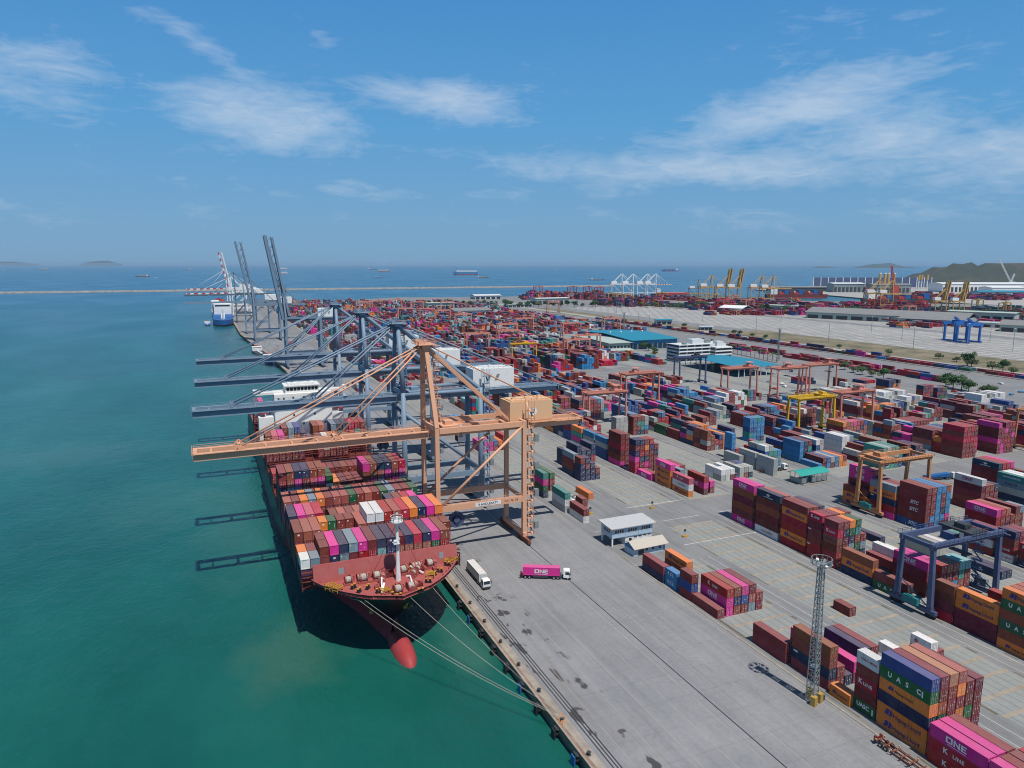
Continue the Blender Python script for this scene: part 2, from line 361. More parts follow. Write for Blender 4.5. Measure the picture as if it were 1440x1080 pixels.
def container_meshes(Lm, tag_):
    H = 2.6; b = MB(); p = 0.14; e = 0.045
    for x in (0, CW-p):
        for y in (0, Lm-p): b.box(x, y, 0, x+p, y+p, H)                      # corner posts
    for x in (0.004, CW-p+0.004-0.008+0.004):
        b.box(x, p, 0, x+0.1, Lm-p, 0.15); b.box(x, p, H-0.12, x+0.1, Lm-p, H-0.003)
    b.box(p, 0.02, 0, CW-p, 0.12, 0.16); b.box(p, Lm-0.12, 0, CW-p, Lm-0.02, 0.16)
    b.box(p, 0.02, H-0.14, CW-p, 0.12, H-0.004); b.box(p, Lm-0.12, H-0.14, CW-p, Lm-0.02, H-0.004)
    b.box(e, e+0.05, 0.05, CW-e, Lm-e-0.02, H-0.03)                          # wall panels and roof
    n = int(Lm/0.55)
    for i in range(n):                                                       # pressed roof and wall ribs
        y = 0.3+(Lm-0.6)*i/(n-1)
        b.box(0.12, y-0.1, H-0.031, CW-0.12, y+0.1, H-0.012)
        b.box(e-0.022, y-0.1, 0.16, e+0.001, y+0.1, H-0.13); b.box(CW-e-0.001, y-0.1, 0.16, CW-e+0.022, y+0.1, H-0.13)
    for i in range(5):
        x = 0.4+(CW-0.8)*i/4; b.box(x-0.1, Lm-e-0.021, 0.2, x+0.1, Lm-e+0.01, H-0.2)
    body = b.mesh('container_body'+tag_, [M['box']])
    d = MB()
    d.box(0.15, 0.035, 0.17, CW/2-0.015, 0.085, H-0.15); d.box(CW/2+0.015, 0.035, 0.17, CW-0.15, 0.085, H-0.15)
    d.mi = 1
    for x in (0.42, 0.92, CW-0.92, CW-0.42):
        d.tube((x, 0.01, 0.17), (x, 0.01, H-0.15), 0.032, 5); d.box(x-0.02, -0.015, 1.05, x+0.3*(1 if x < CW/2 else -1), 0.012, 1.11)
        for z in (0.45, 1.5, 2.2): d.box(x-0.07, -0.012, z-0.05, x+0.07, 0.034, z+0.05)
    d.box(CW-0.9, 0.026, 1.75, CW-0.52, 0.036, 2.05); d.box(0.5, 0.026, 1.3, 0.75, 0.036, 1.5)
    door = d.mesh('container_door'+tag_, [M['box'], M['silver']])
    plate = []
    for sp in (((0.5,1.75,.85,2.1),(1.5,.75,1.68,.95)), ((1.55,1.9,2.0,2.15),), ((.35,1.7,.6,2.1),(1.85,.5,1.94,1.7)), ((.9,1.5,1.5,1.95),), ((1.7,.4,1.9,.62),(.45,2.0,1.0,2.15))):
        k = MB()
        for a, z0, b2, z1 in sp: k.box(a, 0.088, z0, b2, 0.0945, z1)
        plate.append(k.mesh('container_marking'+tag_, [M['text_white']]))
    return body, door, plate
CM = {40: container_meshes(11.75, '_long'), 20: container_meshes(5.75, '_short')}

TEXTC = {}
def text_mesh(s, size, mat, shear=0.0, bold=0.02, space=1.0, squash=1.0):
    key = (s, size, mat, shear, space)
    if key in TEXTC: return TEXTC[key]
    cu = bpy.data.curves.new('lettering', 'FONT'); cu.body = s; cu.size = size; cu.align_x = 'CENTER'; cu.align_y = 'CENTER'
    cu.shear = shear; cu.offset = bold*size; cu.extrude = 0.006; cu.space_character = space; cu.resolution_u = 3
    o = bpy.data.objects.new('lettering_tmp', cu); col.objects.link(o)
    dg = bpy.context.evaluated_depsgraph_get(); dg.update()
    me = bpy.data.meshes.new_from_object(o.evaluated_get(dg)); me.name = 'lettering'
    bpy.data.objects.remove(o); me.materials.clear(); me.materials.append(M[mat]); TEXTC[key] = me
    return me
SIDE = Matrix(((0,0,-1,0),(-1,0,0,0),(0,1,0,0),(0,0,0,1)))      # text that faces the quay (-X), reading towards -Y
FRONT = Matrix(((1,0,0,0),(0,0,-1,0),(0,1,0,0),(0,0,0,1)))      # text that faces -Y
def put_text(parent, me, x, y, z, mat=SIDE, name='lettering'):
    o = bpy.data.objects.new(name, me); col.objects.link(o); o.parent = parent
    o.matrix_local = Matrix.Translation((x, y, z)) @ mat; return o
def hl_emblem():
    m = MB()
    P = lambda pts: m.add([(x, y, 0.006) for x, y in pts]+[(x, y, -0.006) for x, y in pts], [tuple(range(len(pts)))]+[(i, i+len(pts), (i+1) % len(pts)+len(pts), (i+1) % len(pts)) for i in range(len(pts))])
    P([(-.75,-.5),(-.15,-.5),(.15,.0),(.1,.5),(-.3,.55),(-.7,.2),(-.45,.05),(-.8,-.2)])
    P([(.0,-.5),(.75,-.5),(.55,-.25),(.85,-.2),(.6,.1),(.85,.15),(.55,.5),(.2,.5),(.28,.0)])
    return m.mesh('emblem', [M['text_blue']])
M['text_blue'] = plain('royal_blue_lettering', (0.02, 0.02, 0.20, 1), 0.6)
HLM = hl_emblem()
def star_emblem():
    m = MB(); pts = []
    for i in range(14):
        r = 0.75 if i % 2 == 0 else 0.38; a = 2*PI*i/14+PI/2; pts.append((r*math.cos(a), r*math.sin(a)*0.9, 0.006))
    m.add(pts, [tuple(range(14))]); m.box(-2.3,-.75,-.006,2.3,-.95,.006); m.box(-1.2,.1,-.006,1.2,.22,.0055)
    return m.mesh('emblem', [M['text_white']])
STARM = star_emblem()
def letter(o, kind, Lm):
    c = Lm/2; X = -0.012
    if kind == 'ONE':
        put_text(o, ONEM, X, c+0.3, 1.38)
        m = MB(); m.box(-1.9,-.05,-.006,1.9,.05,.006)
        put_text(o, UNDER, X, c+0.1, 0.42, name='underline')
    elif kind == 'ONEp': put_text(o, ONEP, X, c+0.3, 1.38)
    elif kind == 'KL': put_text(o, text_mesh('K', 1.5, 'text_white', bold=0.03), X, c+min(2.2, c*0.5), 1.45); put_text(o, text_mesh('LINE', 1.05, 'text_white', bold=0.02, space=1.15), X, c-min(0.5, c*0.25), 1.3)
    elif kind == 'HL':
        s = 1 if Lm > 8 else 0.5
        e = put_text(o, HLM, X, Lm*0.76, 1.35, name='emblem'); e.scale = (1.25*s, 1.25*s, 1)
        put_text(o, text_mesh('Hapag-Lloyd', 1.3*s, 'text_navy', bold=0.015), X, Lm*0.39, 1.2)
    elif kind == 'HLs':
        e = put_text(o, HLM, X, Lm*0.76, 1.35, name='emblem'); e.scale = (.8, .8, 1); put_text(o, text_mesh('Hapag-Lloyd', 0.85, 'text_black', bold=0.01), X, Lm*0.5, 1.2)
    elif kind == 'UAS C':
        for ch, f in (('U', .80), ('A', .62), ('S', .45), ('C', .22)): put_text(o, text_mesh(ch, 1.4, 'text_white', bold=0.04), X, Lm*f, 1.4)
        put_text(o, BARM, X, Lm*.15, 1.3, name='logo_bar')
    elif kind == 'UASC': put_text(o, text_mesh('UASC', 1.3, 'text_white', bold=0.03), X, c+.4, 1.5); put_text(o, BARM, X, Lm*.13, 1.3, name='logo_bar')
    elif kind == 'SITC': put_text(o, text_mesh('SITC', 1.7, 'text_white', shear=0.35, bold=0.03), X, c-0.8, 1.4)
    elif kind == 'YM': put_text(o, text_mesh('YANG MING', 0.95 if Lm > 8 else 0.72, 'text_red', bold=0.012, space=1.1), X, c-0.3, 1.3)
    elif kind == 'RCL': put_text(o, text_mesh('R C L', 1.3, 'text_white', bold=0.03), X, c, 1.45)
    elif kind == 'COSCO': put_text(o, text_mesh('COSCO', 1.15, 'text_navy', bold=0.03, space=1.4), X, c, 1.3)
    elif kind == 'CS': put_text(o, text_mesh('CHINA SHIPPING', 0.95, 'text_white', bold=0.02), X, c, 1.35)
    elif kind == 'star': put_text(o, STARM, X, c, 1.45, name='emblem')
    elif kind == 'logo':
        put_text(o, text_mesh('o', 1.6, 'text_red', bold=0.05), X, Lm*.72, 1.5); put_text(o, UNDER, X, Lm*.42, 1.2, name='logo_line').scale = (.5, 3, 1)
    elif kind == 'sm': put_text(o, UNDER, X, Lm*.88, 2.0, name='marking').scale = (.35, 4, 1)
def one_mesh(mat):
    m = MB(); B = lambda x0, y0, x1, y1, d=0.0: m.box(x0, y0, -.008+d, x1, y1, .008+d)
    B(-2.1,-.62,-1.78,.62); B(-1.04,-.62,-.72,.62); B(-1.78,.36,-1.04,.62); B(-1.78,-.62,-1.04,-.36)
    B(-.5,-.62,-.2,.62); B(.5,-.62,.8,.62); m.add([(-.2,.62,.0085),(-.2,.2,.0085),(.5,-.62,.0085),(.5,-.2,.0085)], [(0,1,2,3)])
    B(1.02,-.62,1.34,.62); B(1.34,.38,2.1,.62); B(1.34,-.12,2.0,.12); B(1.34,-.62,2.1,-.38)
    return m.mesh('lettering', [M[mat]])
ONEM, ONEP = one_mesh('text_white'), one_mesh('text_pink')
_m = MB(); _m.box(-1.9,-.05,-.006,1.9,.05,.006); UNDER = _m.mesh('underline', [M['text_white']])
_m = MB(); _m.box(-.16,-.65,-.006,.16,.65,.006); BARM = _m.mesh('logo_bar', [M['text_white']])

CAM = Vector((0, 0, 98))
def boxes_mesh(name, boxes):
    """boxes: (x, y, z, w, l, h, rgb) as one mesh with a colour attribute"""
    n = len(boxes); v = []; f = []; cols = []
    for i, (x, y, z, w, l, h, c) in enumerate(boxes):
        b = 8*i; x1, y1, z1 = x+w, y+l, z+h
        v += [(x,y,z),(x1,y,z),(x1,y1,z),(x,y1,z),(x,y,z1),(x1,y,z1),(x1,y1,z1),(x,y1,z1)]
        f += [(b+4,b+5,b+6,b+7),(b,b+1,b+5,b+4),(b+1,b+2,b+6,b+5),(b+2,b+3,b+7,b+6),(b+3,b,b+4,b+7)]
        cols += [c[0], c[1], c[2], 1.0]*8
    for x, y, z, w, l, h, c in boxes:
        if y > 430 or x > 560: continue
        b = len(v); k = 0                                   # lock rods and seams on the door ends
        for xx, ww, cc in ((.38,.05,(.5,.5,.5)),(.86,.05,(.5,.5,.5)),(w/2-.02,.05,(.02,.02,.02)),(w-.9,.05,(.5,.5,.5)),(w-.42,.05,(.5,.5,.5))):
            v += [(x+xx,y-.012,z+.15),(x+xx+ww,y-.012,z+.15),(x+xx+ww,y-.012,z+h-.15),(x+xx,y-.012,z+h-.15)]; f.append((b+4*k,b+4*k+1,b+4*k+2,b+4*k+3)); cols += [*cc, 1.0]*4; k += 1
        for xx, zz in ((.3,.35),(.8,1.2),(w-.95,1.2),(w-.5,1.75)):
            v += [(x+xx,y-.014,z+zz),(x+xx+.26,y-.014,z+zz),(x+xx+.26,y-.014,z+zz+.2),(x+xx,y-.014,z+zz+.2)]; f.append((b+4*k,b+4*k+1,b+4*k+2,b+4*k+3)); cols += [.6,.6,.58,1.0]*4; k += 1
    me = bpy.data.meshes.new(name); me.from_pydata(v, [], f); me.materials.append(M['box_attr'])
    at = me.color_attributes.new('tint', 'FLOAT_COLOR', 'POINT'); at.data.foreach_set('color', cols); me.update()
    o = bpy.data.objects.new(name, me); col.objects.link(o); return o

# which of them show largest: rays from the viewpoint against all the boxes
from mathutils.bvhtree import BVHTree
_v, _f = [], []
for c in CONT:
    b = len(_v); x, y, z, l, h = c['x'], c['y'], c['z'], c['L'], c['th']
    _v += [(x,y,z),(x+CW,y,z),(x+CW,y+l,z),(x,y+l,z),(x,y,z+h),(x+CW,y,z+h),(x+CW,y+l,z+h),(x,y+l,z+h)]
    _f += [(b+4,b+5,b+6,b+7),(b,b+1,b+5,b+4),(b+1,b+2,b+6,b+5),(b+2,b+3,b+7,b+6),(b+3,b,b+4,b+7)]
_t = BVHTree.FromPolygons(_v, _f)
for c in CONT:
    x, y, z, l, h = c['x'], c['y'], c['z'], c['L'], c['th']-0.03; s = 0
    faces = [((x,y,z+h),(CW,0,0),(0,l,0),Vector((0,0,1))), ((x,y,z),(CW,0,0),(0,0,h),Vector((0,-1,0))), ((x,y,z),(0,l,0),(0,0,h),Vector((-1,0,0)))]
    for o_, a, b_, nrm in faces:
        for i in (.17,.5,.83):
            for j in (.2,.5,.8):
                p = Vector(o_)+Vector(a)*i+Vector(b_)*j+nrm*0.02; d = p-CAM
                if d.dot(nrm) >= 0: continue
                hit = _t.ray_cast(CAM, d.normalized(), d.length-0.05)
                if hit[0] is None: s += Vector(a).length*Vector(b_).length/9*(-d.normalized().dot(nrm))/d.length_squared
    c['s'] = s
CONT.sort(key=lambda c: -c['s'])
MASS = []
def jit(c, a=0.18):
    k = 1+random.uniform(-a, a); return tuple(min(0.8, max(0.005, x*k+random.uniform(-0.01, 0.012))) for x in c)
for i, c in enumerate(CONT):
    rgb = jit(TINT[c['c']][0], 0.12)
    if i >= 300 or c['s'] <= 1e-7:
        if c['s'] > 0 or True: MASS.append((c['x'], c['y'], c['z'], CW-.06, c['L'], c['th']-0.09, rgb))
        continue
    body, door, plate = CM[c['ln']]
    o = bpy.data.objects.new('shipping_container', body); col.objects.link(o)
    o.location = (c['x']+random.uniform(-.04,.04), c['y']+random.uniform(-.06,.06), c['z']); o.scale = (1, 1, (c['th']-0.02)/2.6); o.color = (*rgb, 1)
    tag(o, c['label'], 'container', c['group'])
    if c['ship']:
        if random.random() < 0.6:
            p = bpy.data.objects.new('marking', random.choice(plate)); col.objects.link(p); p.parent = o
    else:
        d = bpy.data.objects.new('door', door); col.objects.link(d); d.parent = o; d.color = (*rgb, 1)
    if c['text']: letter(o, c['text'], c['L'])
# ------------------------------------------------------------------ camera, sun, sky
F_, HZ, VPX, CH = 1020.0, 372.0, 287.0, 98.0
PITCH = math.atan((540-HZ)/F_); YAW = math.atan((720-VPX)/(F_*math.cos(PITCH)+(540-HZ)*math.sin(PITCH)))
def ray(px, py):
    u, v = px-720, py-540; cp, sp, cy, sy = math.cos(PITCH), math.sin(PITCH), math.cos(YAW), math.sin(YAW)
    fw = F_*cp-v*sp; return Vector((fw*sy+u*cy, fw*cy-u*sy, -(F_*sp+v*cp)))
def gp(px, py, z=0.0):
    d = ray(px, py); t = (z-CH)/d.z; return Vector((d.x*t, d.y*t, z))
cam = bpy.data.cameras.new('camera'); co = bpy.data.objects.new('camera', cam); col.objects.link(co)
co.location = (0, 0, CH); co.rotation_euler = (PI/2-PITCH, 0, -YAW); cam.sensor_width = 36; cam.lens = 36*F_/1440
cam.clip_start = 1; cam.clip_end = 600000; scene.camera = co
SUN_EL = R(65); sun_h = Vector((0.10, -0.995, 0)).normalized()      # towards the sun
sd = Vector((sun_h.x*math.cos(SUN_EL), sun_h.y*math.cos(SUN_EL), math.sin(SUN_EL)))
sl = bpy.data.lights.new('sun', 'SUN'); sl.energy = 4.3; sl.angle = R(0.5); sl.color = (1.0, 0.955, 0.89)
so = bpy.data.objects.new('sun', sl); col.objects.link(so); so.rotation_euler = (-sd).to_track_quat('-Z', 'Y').to_euler()

w = bpy.data.worlds.new('World'); scene.world = w; w.use_nodes = True; nt = w.node_tree
bg = nt.nodes['Background']; bg.inputs['Strength'].default_value = 0.085
sky = N(nt, 'ShaderNodeTexSky'); sky.sky_type = 'NISHITA'; sky.sun_disc = False
sky.sun_elevation = SUN_EL; sky.sun_rotation = math.atan2(sun_h.x, sun_h.y); sky.altitude = 50
sky.air_density = 1.0; sky.dust_density = 0.35; sky.ozone_density = 2.0
tc = N(nt, 'ShaderNodeTexCoord'); sep = N(nt, 'ShaderNodeSeparateXYZ'); L(nt, tc.outputs['Generated'], sep.inputs[0])
def mth(op, a, b=None, c=None):
    n = nt.nodes.new('ShaderNodeMath'); n.operation = op
    for i, v in enumerate((a, b, c)):
        if v is None: continue
        if hasattr(v, 'is_linked'): nt.links.new(v, n.inputs[i])
        else: n.inputs[i].default_value = v
    return n.outputs[0]
az = mth('ARCTAN2', sep.outputs['X'], sep.outputs['Y']); el = mth('ARCSINE', sep.outputs['Z'])
# high streaky cloud: soft ellipses at their place in the sky, broken up by stretched noise
def azel(px, py):
    d = ray(px, py).normalized(); return math.atan2(d.x, d.y), math.asin(d.z)
cx = N(nt, 'ShaderNodeCombineXYZ'); L(nt, az, cx.inputs[0]); L(nt, el, cx.inputs[1])
mp = N(nt, 'ShaderNodeMapping'); mp.inputs['Scale'].default_value = (5.0, 15.0, 1); mp.inputs['Rotation'].default_value = (0, 0, R(9)); L(nt, cx.outputs[0], mp.inputs[0])
nz = N(nt, 'ShaderNodeTexNoise', Scale=2.0, Detail=10.0, Roughness=0.60, Distortion=0.7); L(nt, mp.outputs[0], nz.inputs['Vector'])
mp2 = N(nt, 'ShaderNodeMapping'); mp2.inputs['Scale'].default_value = (9.0, 34.0, 1); mp2.inputs['Rotation'].default_value = (0, 0, R(14)); L(nt, cx.outputs[0], mp2.inputs[0])
nz2 = N(nt, 'ShaderNodeTexNoise', Scale=2.6, Detail=8.0, Roughness=0.62, Distortion=1.2); L(nt, mp2.outputs[0], nz2.inputs['Vector'])
CL = [(375,165,135,52,-0.12,1.0),(460,195,80,30,-0.15,.6),(620,140,125,34,-0.08,.95),(720,158,40,22,.3,.45),(1120,150,210,46,0.22,.95),(1000,238,360,30,-0.03,.85),(1240,190,230,55,.1,.75),(1400,215,200,60,.0,.75),(1180,215,330,40,.05,.6),(700,270,600,22,0,.3),(200,300,500,26,0,.22),(1100,300,600,26,0,.26),(60,85,120,50,-0.2,.55),(50,130,150,50,-.1,.5),(280,60,80,22,-0.5,.6),(230,30,90,18,-.3,.3),(1300,100,120,35,.1,.35),(800,240,160,18,-.05,.4),(620,215,60,12,0,.3),(300,262,170,14,-.05,.25),(450,50,60,14,-.6,.25),(1180,95,70,10,0,.3),(900,300,500,25,0,.10),(1150,60,300,70,.0,.2)]
tot = None
for px, py, rx, ry, rot, wt in CL:
    a0, e0 = azel(px, py); sx = abs(azel(px+rx, py)[0]-a0); sy_ = abs(azel(px, py-ry)[1]-e0)
    da = mth('SUBTRACT', az, a0); de = mth('SUBTRACT', el, e0)
    u = mth('ADD', mth('MULTIPLY', da, math.cos(rot)), mth('MULTIPLY', de, math.sin(rot)))
    v = mth('SUBTRACT', mth('MULTIPLY', de, math.cos(rot)), mth('MULTIPLY', da, math.sin(rot)))
    r2 = mth('ADD', mth('POWER', mth('DIVIDE', u, sx), 2.0), mth('POWER', mth('DIVIDE', v, sy_), 2.0))
    g_ = mth('MULTIPLY', mth('EXPONENT', mth('MULTIPLY', r2, -1.1)), wt)
    tot = g_ if tot is None else mth('MAXIMUM', tot, g_)
nn = mth('ADD', mth('MULTIPLY', nz.outputs['Fac'], 0.62), mth('MULTIPLY', nz2.outputs['Fac'], 0.38))
dens = mth('MULTIPLY', mth('SUBTRACT', mth('ADD', mth('MULTIPLY', tot, 0.54), nn), 0.62), 1.3)
cl = nt.nodes.new('ShaderNodeClamp'); L(nt, dens, cl.inputs[0]); cl.inputs[2].default_value = 0.56
hsv = N(nt, 'ShaderNodeHueSaturation', Saturation=1.1, Value=0.62); L(nt, sky.outputs[0], hsv.inputs['Color'])
# bright hazy air low down over the warm sea
air = ramp(nt, mth('MULTIPLY', el, 2.0), [(0.0, (2.35,4.35,6.6)), (0.12, (2.1,4.5,7.3)), (0.35, (1.3,4.2,7.9)), (0.72, (0.74,3.2,7.5)), (1.0, (0.55,2.5,6.1))])
am_ = ramp(nt, mth('MULTIPLY', el, 1.0), [(0.0, grey(.95)), (0.45, grey(.85)), (0.9, grey(0))])
skyc = mixc(nt, am_, hsv.outputs[0], air)
cm = nt.nodes.new('ShaderNodeMix'); cm.data_type = 'RGBA'; L(nt, cl.outputs[0], cm.inputs[0]); L(nt, skyc, cm.inputs[6]); cm.inputs[7].default_value = (7.6, 8.5, 9.6, 1)
L(nt, cm.outputs[2], bg.inputs['Color'])
vs = scene.view_settings; vs.view_transform = 'Standard'; vs.look = 'None'; vs.exposure = 0; vs.gamma = 1; vs.use_curve_mapping = False
cy_ = scene.cycles; cy_.max_bounces = 5; cy_.diffuse_bounces = 2; cy_.glossy_bounces = 3; cy_.transmission_bounces = 2; cy_.volume_bounces = 0
cy_.use_denoising = True; cy_.filter_width = 1.05; cy_.pixel_filter_type = 'BLACKMAN_HARRIS'; cy_.caustics_reflective = False; cy_.caustics_refractive = False

# ------------------------------------------------------------------ water
WZ = -3.0
m, nt_, b = nm('sea_water')
tc = N(nt_, 'ShaderNodeTexCoord'); P_ = tc.outputs['Object']
def noise(nt, vec, sc, det=4.0, rough=0.55, scale=None, dist=0.0):
    if scale:
        mp = N(nt, 'ShaderNodeMapping'); mp.inputs['Scale'].default_value = scale; L(nt, vec, mp.inputs[0]); vec = mp.outputs[0]
    n = N(nt, 'ShaderNodeTexNoise', Scale=sc, Detail=det, Roughness=rough, Distortion=dist); L(nt, vec, n.inputs['Vector']); return n.outputs['Fac']
base = ramp(nt_, noise(nt_, P_, 0.012, 6.0, 0.6, (1, .45, 1)), [(0.35, (0.0045, 0.072, 0.057)), (0.56, (0.008, 0.105, 0.083)), (0.76, (0.022, 0.148, 0.118))])
base = mixc(nt_, ramp(nt_, noise(nt_, P_, 0.06, 6.0, 0.65), [(0.5, grey(0)), (0.85, grey(0.28))]), base, (0.02, 0.13, 0.105, 1))
# silt stirred up beside the bow
def blob(nt, vec, c, rx, ry):
    s = N(nt, 'ShaderNodeVectorMath', operation='SUBTRACT'); L(nt, vec, s.inputs[0]); s.inputs[1].default_value = c
    d = N(nt, 'ShaderNodeVectorMath', operation='DIVIDE'); L(nt, s.outputs[0], d.inputs[0]); d.inputs[1].default_value = (rx, ry, 1e6)
    l = N(nt, 'ShaderNodeVectorMath', operation='LENGTH'); L(nt, d.outputs[0], l.inputs[0]); return l.outputs['Value']
wob = noise(nt_, P_, 0.07, 6.0, 0.65)
def plume(c, rx, ry, amt):
    ad = N(nt_, 'ShaderNodeMath', operation='MULTIPLY_ADD'); L(nt_, wob, ad.inputs[0]); ad.inputs[1].default_value = 1.6; L(nt_, blob(nt_, P_, c, rx, ry), ad.inputs[2])
    return ramp(nt_, ad.outputs[0], [(0.95/2, grey(amt)), (1.0, grey(0))]) if False else ramp(nt_, half(ad.outputs[0]), [(0.55, grey(amt)), (0.9, grey(0))])
def half(s):
    n = N(nt_, 'ShaderNodeMath', operation='MULTIPLY'); L(nt_, s, n.inputs[0]); n.inputs[1].default_value = 0.5; return n.outputs[0]
base = mixc(nt_, plume((14, 186, 0), 16, 26, 0.5), base, (0.055, 0.13, 0.09, 1))
base = mixc(nt_, plume((4, 300, 0), 18, 80, 0.35), base, (0.045, 0.125, 0.10, 1))
base = mixc(nt_, plume((-80, 440, 0), 70, 40, 0.4), base, (0.055, 0.135, 0.125, 1)); base = mixc(nt_, plume((-25, 330, 0), 30, 45, 0.35), base, (0.045, 0.13, 0.105, 1))
base = mixc(nt_, plume((58, 172, 0), 9, 16, 0.5), base, (0.05, 0.15, 0.11, 1))
sp_ = N(nt_, 'ShaderNodeSeparateXYZ'); L(nt_, P_, sp_.inputs[0]); dr = N(nt_, 'ShaderNodeMapRange'); L(nt_, sp_.outputs['Y'], dr.inputs[0]); dr.inputs[1].default_value = 450; dr.inputs[2].default_value = 2600
base = mixc(nt_, dr.outputs[0], base, (0.003, 0.085, 0.165, 1))        # deeper, bluer water offshore
L(nt_, base, b.inputs['Base Color']); L(nt_, ramp(nt_, noise(nt_, P_, 0.006, 4.0, 0.55, (1, .5, 1), .6), [(0.38, grey(.20)), (0.62, grey(.265))]), b.inputs['Roughness']); b.inputs['IOR'].default_value = 1.33
b.inputs['Specular IOR Level'].default_value = 0.5
h1 = noise(nt_, P_, 0.9, 3.0, 0.6, (1, .6, 1)); h2 = noise(nt_, P_, 0.16, 3.0, 0.6, (.8, .5, 1))
ad = N(nt_, 'ShaderNodeMath', operation='MULTIPLY_ADD'); L(nt_, h2, ad.inputs[0]); ad.inputs[1].default_value = 2.5; L(nt_, h1, ad.inputs[2])
bp = N(nt_, 'ShaderNodeBump', Strength=0.7, Distance=0.32); L(nt_, ad.outputs[0], bp.inputs['Height']); L(nt_, bp.outputs[0], b.inputs['Normal'])
mb = MB(); mb.quad((-200000,-3000,WZ),(200000,-3000,WZ),(200000,250000,WZ),(-200000,250000,WZ))
tag(mb.build('sea', m), kind='structure')

# ------------------------------------------------------------------ ground
def ground_mat(name, c1, c2, stain=0.35, sc=0.05, track=(1.0, 0.06, 1), crack=0.5):
    m, nt, b = nm(name); tc = N(nt, 'ShaderNodeTexCoord'); P = tc.outputs['Object']
    o = ramp(nt, noise(nt, P, sc, 8.0, 0.62), [(0.3, c1), (0.7, c2)])
    t = ramp(nt, noise(nt, P, 0.35, 5.0, 0.6, track), [(0.45, grey(1.0)), (0.75, grey(1-stain*.6))])
    o = mixc(nt, 1.0, o, t, 'MULTIPLY')
    t = ramp(nt, noise(nt, P, 0.9, 6.0, 0.75), [(0.35, grey(0.9)), (0.7, grey(1.08))]); o = mixc(nt, 1.0, o, t, 'MULTIPLY')
    s = ramp(nt, noise(nt, P, 0.11, 7.0, 0.7, (1, .45, 1), 0.6), [(0.66, grey(0)), (0.74, grey(stain))]); o = mixc(nt, s, o, (0.05, 0.048, 0.045, 1))
    v = N(nt, 'ShaderNodeTexVoronoi', feature='DISTANCE_TO_EDGE', Scale=0.09); wv_ = N(nt, 'ShaderNodeTexNoise', Scale=0.25, Detail=4.0); L(nt, P, wv_.inputs['Vector']); wm = N(nt, 'ShaderNodeVectorMath', operation='MULTIPLY_ADD'); L(nt, wv_.outputs['Color'], wm.inputs[0]); wm.inputs[1].default_value = (7, 7, 0); L(nt, P, wm.inputs[2]); L(nt, wm.outputs[0], v.inputs['Vector'])
    k = ramp(nt, v.outputs['Distance'], [(0.0, grey(crack*.28)), (0.006, grey(0))]); o = mixc(nt, k, o, (0.07, 0.07, 0.07, 1))
    tk = ramp(nt, noise(nt, P, 1.0, 3.0, 0.6, (1.6, .32, 1), 0.4), [(0.69, grey(0)), (0.73, grey(stain))]); o = mixc(nt, tk, o, (0.075, 0.072, 0.07, 1))
    L(nt, o, b.inputs['Base Color']); b.inputs['Roughness'].default_value = 0.9; b.inputs['Specular IOR Level'].default_value = 0.2; return m, nt, b, o, P
M['yard'] = ground_mat('yard_concrete', (0.195, 0.197, 0.20), (0.262, 0.262, 0.262), 0.45)[0]
M['roadlight'] = ground_mat('pale_road', (0.33, 0.32, 0.30), (0.42, 0.40, 0.37), 0.2)[0]
M['scrub'] = ground_mat('dry_scrub', (0.10, 0.10, 0.055), (0.30, 0.25, 0.17), 0.5, 0.03, (1, .5, 1))[0]
am, nt, b, o, P = ground_mat('apron_concrete', (0.225, 0.228, 0.236), (0.29, 0.29, 0.295), 0.30)
sx = N(nt, 'ShaderNodeSeparateXYZ'); L(nt, P, sx.inputs[0])
near = ramp(nt, sx.outputs['X'], [(0.0, grey(1)), (1.0, grey(0))])
mr = N(nt, 'ShaderNodeMapRange'); L(nt, sx.outputs['X'], mr.inputs[0]); mr.inputs[1].default_value = 77; mr.inputs[2].default_value = 80; mr.inputs[3].default_value = 1; mr.inputs[4].default_value = 0
oil = ramp(nt, noise(nt, P, 0.27, 5.0, 0.6, (1, .5, 1), 0.3), [(0.59, grey(0)), (0.615, grey(0.8))])
ml = N(nt, 'ShaderNodeMath', operation='MULTIPLY'); L(nt, oil, ml.inputs[0]); L(nt, mr.outputs[0], ml.inputs[1])
o = mixc(nt, ml.outputs[0], o, (0.025, 0.022, 0.025, 1))
dirt = ramp(nt, noise(nt, P, 0.05, 5.0, 0.6, (1, .3, 1)), [(0.45, grey(0)), (0.75, grey(0.4))]); ml2 = N(nt, 'ShaderNodeMath', operation='MULTIPLY'); L(nt, dirt, ml2.inputs[0]); L(nt, mr.outputs[0], ml2.inputs[1])
o = mixc(nt, ml2.outputs[0], o, (0.17, 0.135, 0.115, 1))
# construction joints every 6 m across, 7 m along
br = N(nt, 'ShaderNodeTexBrick', Scale=1.0); br.offset = 0.0; br.inputs['Brick Width'].default_value = 7.0; br.inputs['Row Height'].default_value = 9.0; br.inputs['Mortar Size'].default_value = 0.05
br.inputs['Color1'].default_value = grey(1); br.inputs['Color2'].default_value = grey(0.965); br.inputs['Mortar'].default_value = grey(0.72); L(nt, P, br.inputs['Vector'])
o = mixc(nt, 1.0, o, br.outputs['Color'], 'MULTIPLY'); L(nt, o, b.inputs['Base Color']); M['apron'] = am
m, nt, b, o, P = ground_mat('slab_concrete', (0.25, 0.262, 0.25), (0.31, 0.322, 0.305), 0.2)
wv = N(nt, 'ShaderNodeTexWave', wave_type='BANDS', bands_direction='X', Scale=0.12); L(nt, P, wv.inputs['Vector'])
g2 = ramp(nt, wv.outputs['Fac'], [(0.0, grey(0.72)), (0.08, grey(1.0))]); o = mixc(nt, 1.0, o, g2, 'MULTIPLY'); L(nt, o, b.inputs['Base Color']); M['slab'] = m
